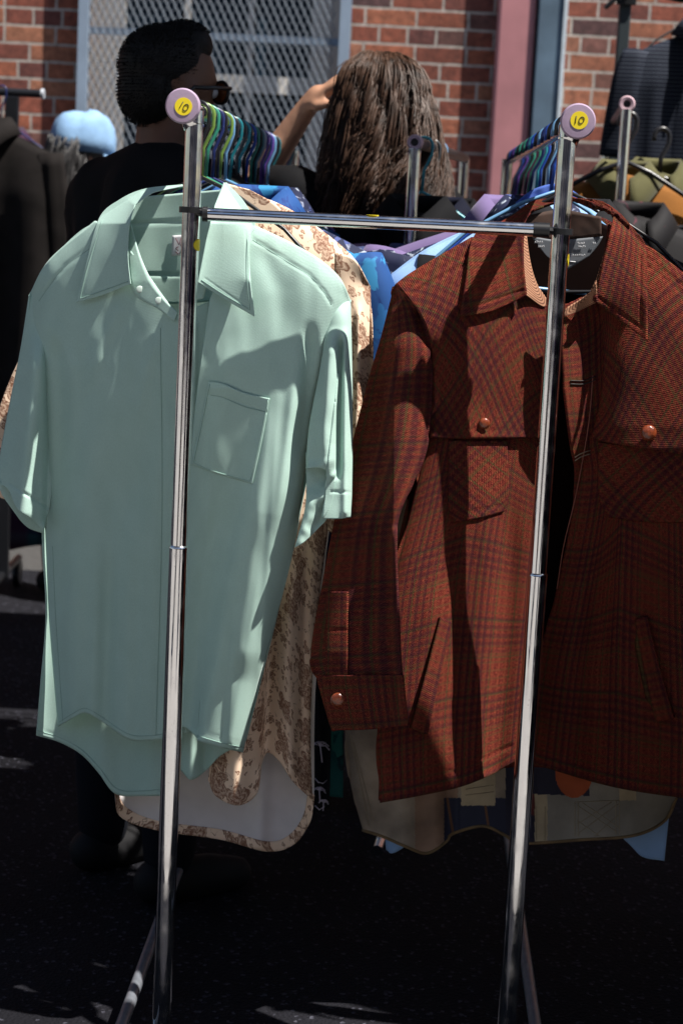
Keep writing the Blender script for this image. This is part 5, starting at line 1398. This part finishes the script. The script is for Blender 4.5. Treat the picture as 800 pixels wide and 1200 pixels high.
def person(label, foot, height, heading, skin, arms, shirt_mat, head_turn=0.0, head_tilt=0.0, girth=1.0, group=None, fingers=(), short=True, sleeve_len=.55, vox=.008):
    """a standing figure in its own frame: +y is the way it faces, feet at z=0; arms = {side: (elbow, wrist)}"""
    t = thing('person', label, 'person', foot, group, heading)
    k = height / 1.75; g = girth
    S = lambda x, y, z: Vector((x * k, y * k, z * k))
    hz = 1.615
    hc = S(0, .015, hz)
    Rt = Euler((head_tilt, 0, head_turn)).to_matrix()
    def hd(x, y, z): return hc + Rt @ Vector((float(x) * k, float(y) * k, float(z) * k))
    torso = [[(S(0, 0, .98), .135 * g * k), (S(0, .005, 1.12), .125 * g * k), (S(0, .01, 1.28), .13 * g * k), (S(0, -.005, 1.40), .095 * g * k)],
             [(S(-.09 * g, 0, .97), .115 * k), (S(-.085 * g, .005, 1.14), .10 * k), (S(-.095 * g, .01, 1.30), .105 * k), (S(-.155 * g, -.01, 1.415), .062 * k)],
             [(S(.09 * g, 0, .97), .115 * k), (S(.085 * g, .005, 1.14), .10 * k), (S(.095 * g, .01, 1.30), .105 * k), (S(.155 * g, -.01, 1.415), .062 * k)],
             [(S(-.15 * g, -.01, 1.41), .06 * k), (S(0, -.012, 1.455), .062 * k), (S(.15 * g, -.01, 1.41), .06 * k)]]
    neck = [[(S(0, -.012, 1.42), .064 * k), (S(0, -.002, 1.50), .055 * k), (hd(0, -.01, -.045), .055 * k)]]
    legs = [[(S(s * .095 * g, 0, .95), .098 * k), (S(s * .10 * g, .012, .52), .062 * k), (S(s * .105 * g, -.012, .34), .058 * k), (S(s * .105 * g, -.01, .09), .040 * k)] for s in (-1, 1)]
    feet = [[(S(s * .105 * g, -.04, .045), .040 * k), (S(s * .115 * g, .09, .035), .038 * k), (S(s * .12 * g, .155, .028), .028 * k)] for s in (-1, 1)]
    arm_c = []; sleeve_c = []
    for s, (el, wr) in arms.items():
        sh = S(s * .185 * g, -.01, 1.40 + (.045 if el[2] > 1.3 else 0)); el = S(*el); wr = S(*wr)
        arm_c.append([(sh, .054 * k), (sh.lerp(el, .5), .045 * k), (el, .037 * k), (el.lerp(wr, .35), .037 * k), (wr, .025 * k)])
        e2 = sh.lerp(el, sleeve_len)
        sleeve_c.append([(S(s * .14 * g, -.01, 1.41), .068 * k), (sh, .068 * k), (e2, .062 * k)])
        hdir = (wr - el).normalized()
        if not fingers or s not in fingers:
            pc = wr + hdir * .045 * k
            arm_c.append([(wr, .025 * k), (pc, .030 * k), (wr + hdir * .085 * k, .026 * k)])
            sd = hdir.orthogonal().normalized(); nn = hdir.cross(sd)
            for i in range(4):
                b_ = wr + hdir * .085 * k + sd * (i - 1.5) * .017 * k
                arm_c.append([(b_, .0095 * k), (b_ + hdir * .035 * k + nn * .006, .009 * k), (b_ + hdir * (.055 + .012 * (1 - abs(i - 1.4) / 2)) * k + nn * .022, .0075 * k)])
            arm_c.append([(wr + hdir * .03 * k + sd * .02, .013 * k), (wr + hdir * .06 * k + sd * .045 * k, .011 * k), (wr + hdir * .085 * k + sd * .05 * k, .009 * k)])
        else:
            palm_dir, spread, curl = [Vector(v).normalized() for v in fingers[s]]
            pc = wr + palm_dir * .05 * k
            arm_c.append([(wr, .025 * k), (wr + palm_dir * .03 * k, .030 * k)])
            for i in range(4):
                b_ = wr + palm_dir * .085 * k + spread * (i - 1.5) * .020 * k
                arm_c.append([(wr + spread * (i - 1.5) * .010 * k, .017 * k), (b_, .0125 * k)])
                ln = (.9, 1.05, 1.0, .8)[i]
                m1 = b_ + (palm_dir * .036 + curl * .010 + spread * (i - 1.5) * .004) * k * ln
                m2 = m1 + (palm_dir * .018 + curl * .020) * k * ln
                arm_c.append([(b_, .0105 * k), (m1, .0092 * k), (m2, .0082 * k), (m2 + (palm_dir * .008 + curl * .018) * k * ln, .007 * k)])
            th = wr + palm_dir * .025 * k - spread * .025 * k
            arm_c.append([(wr + palm_dir * .01 * k - spread * .012 * k, .015 * k), (th - spread * .018 * k + curl * .01 * k, .0125 * k), (th + palm_dir * .03 * k - spread * .028 * k + curl * .022 * k, .010 * k), (th + palm_dir * .05 * k - spread * .024 * k + curl * .034 * k, .0085 * k)])
    head = [(hd(0, -.005, .03), (.078 * k, .098 * k, .095 * k), (head_tilt, 0, head_turn)), (hd(0, .028, -.04), (.060 * k, .068 * k, .085 * k), (head_tilt, 0, head_turn)),
            (hd(0, .092, -.025), (.013 * k, .022 * k, .022 * k), (head_tilt + .3, 0, head_turn)), (hd(0, .088, .0), (.009 * k, .014 * k, .03 * k), (head_tilt, 0, head_turn)),
            (hd(0, .07, -.098), (.024 * k, .02 * k, .02 * k), (head_tilt, 0, head_turn)), (hd(0, .082, .025), (.045 * k, .014 * k, .012 * k), (head_tilt, 0, head_turn)), (hd(0, .083, -.062), (.024 * k, .012 * k, .010 * k), (head_tilt, 0, head_turn))]
    for s in (-1, 1):
        head.append((hd(s * .079, -.008, -.012), (.009 * k, .020 * k, .033 * k), (head_tilt, s * .1, head_turn + s * .35)))
    v, f = capsule_volume(torso + neck + legs + feet + arm_c, head, vox, 5)
    link_mesh('body', v, f, skin, t, local=True)
    # clothes as shells of the same figure, a little larger
    grow = lambda chs, d: [[(p, r + d) for p, r in ch] for ch in chs]
    v, f = capsule_volume(grow([c[:] for c in torso], .014) + [[(S(0, -.012, 1.44), .07 * k), (S(0, -.012, 1.455), .066 * k)]] + sleeve_c, (), .010, 6)
    v[:, 1] += 0.004 * np.sin(v[:, 2] * 40 + v[:, 0] * 30) * (v[:, 2] < 1.38 * k)
    link_mesh('shirt', v, f, shirt_mat, t, local=True)
    v, f = capsule_volume(grow(legs, .014) + [[(S(-.07, 0, .93), .13 * k), (S(.07, 0, .93), .13 * k)]], (), .012, 6)
    link_mesh('trousers', v, f, M_jean, t, local=True)
    for c in feet:
        v, f = capsule_volume([[(p, r + .008) for p, r in c]], (), .008, 3)
        v[:, 2] = np.maximum(v[:, 2], 0.0)
        link_mesh('shoe', v, f, M_shoe, t, local=True)
    for s in (-1, 1):
        b_ = bmesh.new(); bmesh.ops.create_uvsphere(b_, u_segments=12, v_segments=8, radius=.0115 * k)
        me = bpy.data.meshes.new('eye'); b_.to_mesh(me); b_.free(); me.materials.append(M_eye)
        e = bpy.data.objects.new('eye', me); COL.objects.link(e); e.parent = t; e.location = hd(s * .031, .079, .003)
    return t, hd, k, Rt

# --- man in black with sunglasses, seen from behind his left shoulder
YM = 3.75
fx = atv(190, 200, YM).x
man, hd, k, Rt = person('man in a black t-shirt and orange lensed sunglasses turned away beside the left rail', (fx, YM, 0), 1.755, radians(-47), skin_mat('brown_skin', (0.13, 0.062, 0.038)),
    {-1: ((-.25, .02, 1.12), (-.22, .14, .90)), 1: ((.25, .0, 1.12), (.23, .12, .90))}, M_tee, head_turn=radians(0), head_tilt=.02, girth=1.08, vox=.009)
v, f = capsule_volume([], [(hd(0, -.018, .048), (.083 * k, .101 * k, .086 * k), (0, 0, 0)), (hd(0, -.055, .0), (.072 * k, .062 * k, .075 * k), (0, 0, 0)), (hd(0, .03, .095), (.07 * k, .06 * k, .05 * k), (0, 0, 0)), (hd(-.02, .065, .10), (.04 * k, .035 * k, .035 * k), (0, 0, 0))], .007, 3)

v = np.asarray(v)
ctr = np.array(hd(0, -.02, .03)); v = ctr + (v - ctr) * .935
hb = MB().add(v, f)
rm = random.Random(3)
idx = [i for i in (rm.randrange(len(v)) for _ in range(9000)) if not (v[i][1] > ctr[1] + .025 and v[i][2] < ctr[2] + .085)]
for i in idx:
    q = Vector(v[i]); o_ = (q - Vector(ctr)).normalized()
    L = rm.uniform(.0025, .0055); d_ = (o_ * .35 + Vector((rm.uniform(-.5, .5), rm.uniform(-.5, .5), -.35 if q.z < ctr[2] + .05 else .1))).normalized()
    hb.add(*tube([q - o_ * .004, q + d_ * L * .5 + o_ * .003, q + d_ * L], [.0006, .0005, .0002], 3))
hb.obj('hair', M_hair, man, smooth=True, local=True)
gl = MB()
for s in (-1, 1):
    V, Fq = lathe([(.002, -.004), (.021, -.003), (.0235, 0), (.021, .003), (.002, .004)], 18)
    gl.add([hd(s * .034 + x * 1.05, .099 + z - abs(x) * .15, .004 + y * .85) for x, y, z in V], Fq, 1)
    rim = [hd(s * .034 + .026 * cos(a), .099 - abs(.026 * cos(a)) * .15, .004 + .021 * sin(a)) for a in np.linspace(0, 2 * pi, 24)[:-1]]
    gl.add(*tube(rim, .0035, 8, closed=True))
    gl.add(*tube([hd(s * .062, .10, .012), hd(s * .082, .05, .010), hd(s * .086, -.01, .008), hd(s * .084, -.03, -.01)], .0038, 8))
gl.add(*tube([hd(-.01, .104, .01), hd(0, .107, .013), hd(.01, .104, .01)], .003, 8))
gl.obj('sunglasses', [M_blackp, simple('orange_lens', (0.17, 0.05, 0.014), rough=.08)], man, smooth=True, local=True)

# --- woman with long hair, shading her eyes
YW = 4.35
fx = atv(438, 200, YW).x
rw = random.Random(5)
woman, hd, k, Rt = person('woman with long wavy dark brown hair shading her eyes with a raised hand', (fx, YW, 0), 1.74, radians(4), skin_mat('olive_skin', (0.40, 0.215, 0.14)),
    {-1: ((-.275, .215, 1.455), (-.15, .15, 1.655)), 1: ((.27, .10, 1.16), (.14, .28, 1.30))}, M_tee, head_turn=.35, head_tilt=-.05, girth=.94,
    fingers={-1: ((.72, -.25, .62), (.15, .90, .30), (.55, .2, -.75))}, vox=.0065, sleeve_len=.62)
M_whair = simple('dark_brown_hair', (0.058, 0.030, 0.019), rough=.48, noise=.6, nscale=40, spec=.35)
hm = MB()
base = [(hd(0, -.015, .045), (.084 * k, .104 * k, .100 * k), (0, 0, 0)), (hd(0, -.05, -.03), (.085 * k, .07 * k, .09 * k), (0, 0, 0))]
v, f = capsule_volume([[(hd(0, -.06, -.05), .08), (hd(0, -.085, -.22), .085), (hd(.0, -.085, -.33), .06)]], base, .01, 4)
hm.add(v, f)
for i in range(4600):
    th = rw.uniform(0.35 * pi, 1.0 * 2 * pi - .0) ; th = rw.uniform(pi * 0.92, pi * 2.08)    # round the back and sides
    el = rw.uniform(-.2, 1.45)
    cx_, cy_, cz_ = cos(th) * cos(el), sin(th) * cos(el), sin(el)
    p = Vector((.088 * cx_, .106 * cy_ - .015, .103 * cz_ + .045))
    L = rw.uniform(.24, .40)
    wv = rw.uniform(0, 6.28); am = rw.uniform(.008, .030); fr_ = rw.uniform(14, 24)
    out = Vector((cos(th), sin(th) * 1.0, 0))
    lock = int(th * 9) + 31 * int(el * 3); lr_ = random.Random(lock); wv = lr_.uniform(0, 6.28) + rw.uniform(-1.4, 1.4); am = lr_.uniform(.012, .045); fr_ = lr_.uniform(13, 22); L *= lr_.uniform(.8, 1.15)
    pts = []; rs = []
    n = 15
    q = p.copy(); dirn = Vector((out.x * .5, out.y * .5 - .2, .25 if el > .8 else -.3))
    for j in range(n):
        t_ = j / (n - 1)
        wob = Vector((am * sin(fr_ * t_ * .6 + wv), am * cos(fr_ * t_ * .55 + wv), 0)) * t_
        pts.append(hd(*(q + wob)))
        rs.append(.0015 * (1 - .75 * t_ ** 2) * (0.6 + .4 * min(1, t_ * 6)))
        stp = L / n
        dn = dirn.normalized(); q = q + dn * stp
        # slide over the skull, then fall
        e = Vector((q.x / .090, (q.y + .015) / .112, (q.z - .045) / .108))
        if e.length < 1.0 and q.z > -.06:
            e = e.normalized(); q = Vector((e.x * .090, e.y * .112 - .015, e.z * .108 + .045))
        dirn = dirn * .72 + Vector((out.x * .035, out.y * .05 - .02, -.55))
        dirn.x += .055 * t_ + .02 * sin(fr_ * t_ + wv)
        if q.z < -.12: dirn.x *= .85; dirn.y *= .8
    hm.add(*tube(pts, rs, 3))
hm.obj('hair', M_whair, woman, smooth=True, local=True)

# --- woman in the light blue cap far left
YH = 6.5
fx = atv(93, 200, YH).x
capw, hd, k, Rt = person('person in a washed light blue cap with grey dark hair near the brick wall', (fx, YH, 0), 1.665, radians(-62), skin_mat('tan_skin', (0.36, 0.19, 0.12)),
    {-1: ((-.23, .02, 1.10), (-.20, .14, .90)), 1: ((.23, .02, 1.10), (.20, .14, .90))}, M_black, head_tilt=-.1, vox=.010)
M_ghair = simple('grey_black_hair', (0.030, 0.028, 0.028), rough=.5, noise=.7, nscale=25)
hm = MB()
v, f = capsule_volume([[(hd(0, -.05, -.03), .082), (hd(0, -.07, -.2), .085), (hd(0, -.07, -.34), .06)]], [(hd(0, -.02, .03), (.088, .106, .09), (0, 0, 0))], .01, 4)
hm.add(v, f)
for i in range(600):
    th = rw.uniform(pi * .95, pi * 2.05); p = Vector((.088 * cos(th), .10 * sin(th) - .03, rw.uniform(-.05, .06)))
    L = rw.uniform(.25, .42); wv = rw.uniform(0, 6)
    pts = [hd(p.x * (1 + .25 * t_) + .012 * sin(7 * t_ + wv), p.y * (1 + .25 * t_) - .02 * t_, p.z - L * t_) for t_ in np.linspace(0, 1, 9)]
    hm.add(*tube(pts, [.0032 * (1 - .6 * t_) for t_ in np.linspace(0, 1, 9)], 5))
hm.obj('hair', M_ghair, capw, smooth=True, local=True)
M_denim = simple('washed_blue_denim', (0.22, 0.36, 0.55), rough=.95, noise=.18, nscale=16, bump=.25, bscale=90, spec=.1)
cp = thing('bucket_hat', 'washed light blue cap worn by the person by the brick wall', 'hat', capw.location + Vector((0, 0, 1.5)), None, radians(-62))
off_ = Vector((0, 0, 1.5))
Ct = Euler((-.16, -.12, 0)).to_matrix()
def hp(x, y, z): return hd(0, -.008, .05) + Ct @ Vector((x, y, z)) - off_
V = []; Fq = []
n = 72
prof = [(.102, -.045), (.103, 0.0), (.100, .03), (.092, .06), (.075, .083), (.045, .097), (.012, .102)]
for r_, z_ in prof:
    for j in range(n):
        a = 2 * pi * j / n; V.append(hp(r_ * cos(a) * (1 - .05 * abs(sin(3 * a)) ** 6 + .012 * sin(5 * a + 9 * z_)), r_ * 1.12 * sin(a) * (1 - .05 * abs(sin(3 * a)) ** 6 + .012 * sin(4 * a + 7 * z_)), z_ * (1 + .06 * sin(2 * a + 1)) + .005 * sin(3 * a)))
for i in range(len(prof) - 1):
    for j in range(n): Fq.append((i * n + j, i * n + (j + 1) % n, (i + 1) * n + (j + 1) % n, (i + 1) * n + j))
Fq.append(tuple((len(prof) - 1) * n + j for j in range(n)))
link_mesh('crown', V, Fq, M_denim, cp, local=True).modifiers.new('thickness', 'SOLIDIFY').thickness = .003
V = []; Fq = []
m_ = 22
for i in range(m_ + 1):
    a = pi / 2 - 1.15 + 2.3 * i / m_
    w_ = .075 * max(.05, cos((i / m_ - .5) * 2.6)) 
    for q in range(4):
        e = q / 3; V.append(hp((.103 + w_ * e * .45) * cos(a), (.115 + w_ * e) * sin(a), -.043 - .018 * e * e - .02 * e * cos(a) ** 2))
        if i and q: Fq.append(((i - 1) * 4 + q - 1, (i - 1) * 4 + q, i * 4 + q, i * 4 + q - 1))
link_mesh('brim', V, Fq, M_denim, cp, local=True).modifiers.new('thickness', 'SOLIDIFY').thickness = .004
# ================================================================== LIGHT
SUN = Vector((0.43, -0.215, 0.88)).normalized()
sun_d = bpy.data.lights.new('sun', 'SUN'); sun_d.energy = 5.0; sun_d.angle = radians(0.53); sun_d.color = (1.0, 0.955, 0.89)
sun = bpy.data.objects.new('sun', sun_d); COL.objects.link(sun)
sun.rotation_euler = SUN.to_track_quat('Z', 'Y').to_euler()
sun.location = (3, -3, 8)
world = bpy.data.worlds.new('World'); scene.world = world; world.use_nodes = True
nt = world.node_tree
bg = nt.nodes['Background']
sky = nt.nodes.new('ShaderNodeTexSky'); sky.sky_type = 'NISHITA'; sky.sun_disc = False
el = math.asin(SUN.z)
sky.sun_elevation = el
sky.sun_rotation = math.atan2(SUN.x, SUN.y)
nt.links.new(sky.outputs[0], bg.inputs[0]); bg.inputs[1].default_value = 0.05
vs = scene.view_settings
vs.view_transform = 'Standard'; vs.look = 'None'; vs.exposure = 1.0; vs.gamma = 1.0; vs.use_curve_mapping = False
scene.cycles.max_bounces = 8; scene.cycles.diffuse_bounces = 3
scene.cycles.use_denoising = True
scene.cycles.sample_clamp_indirect = 6
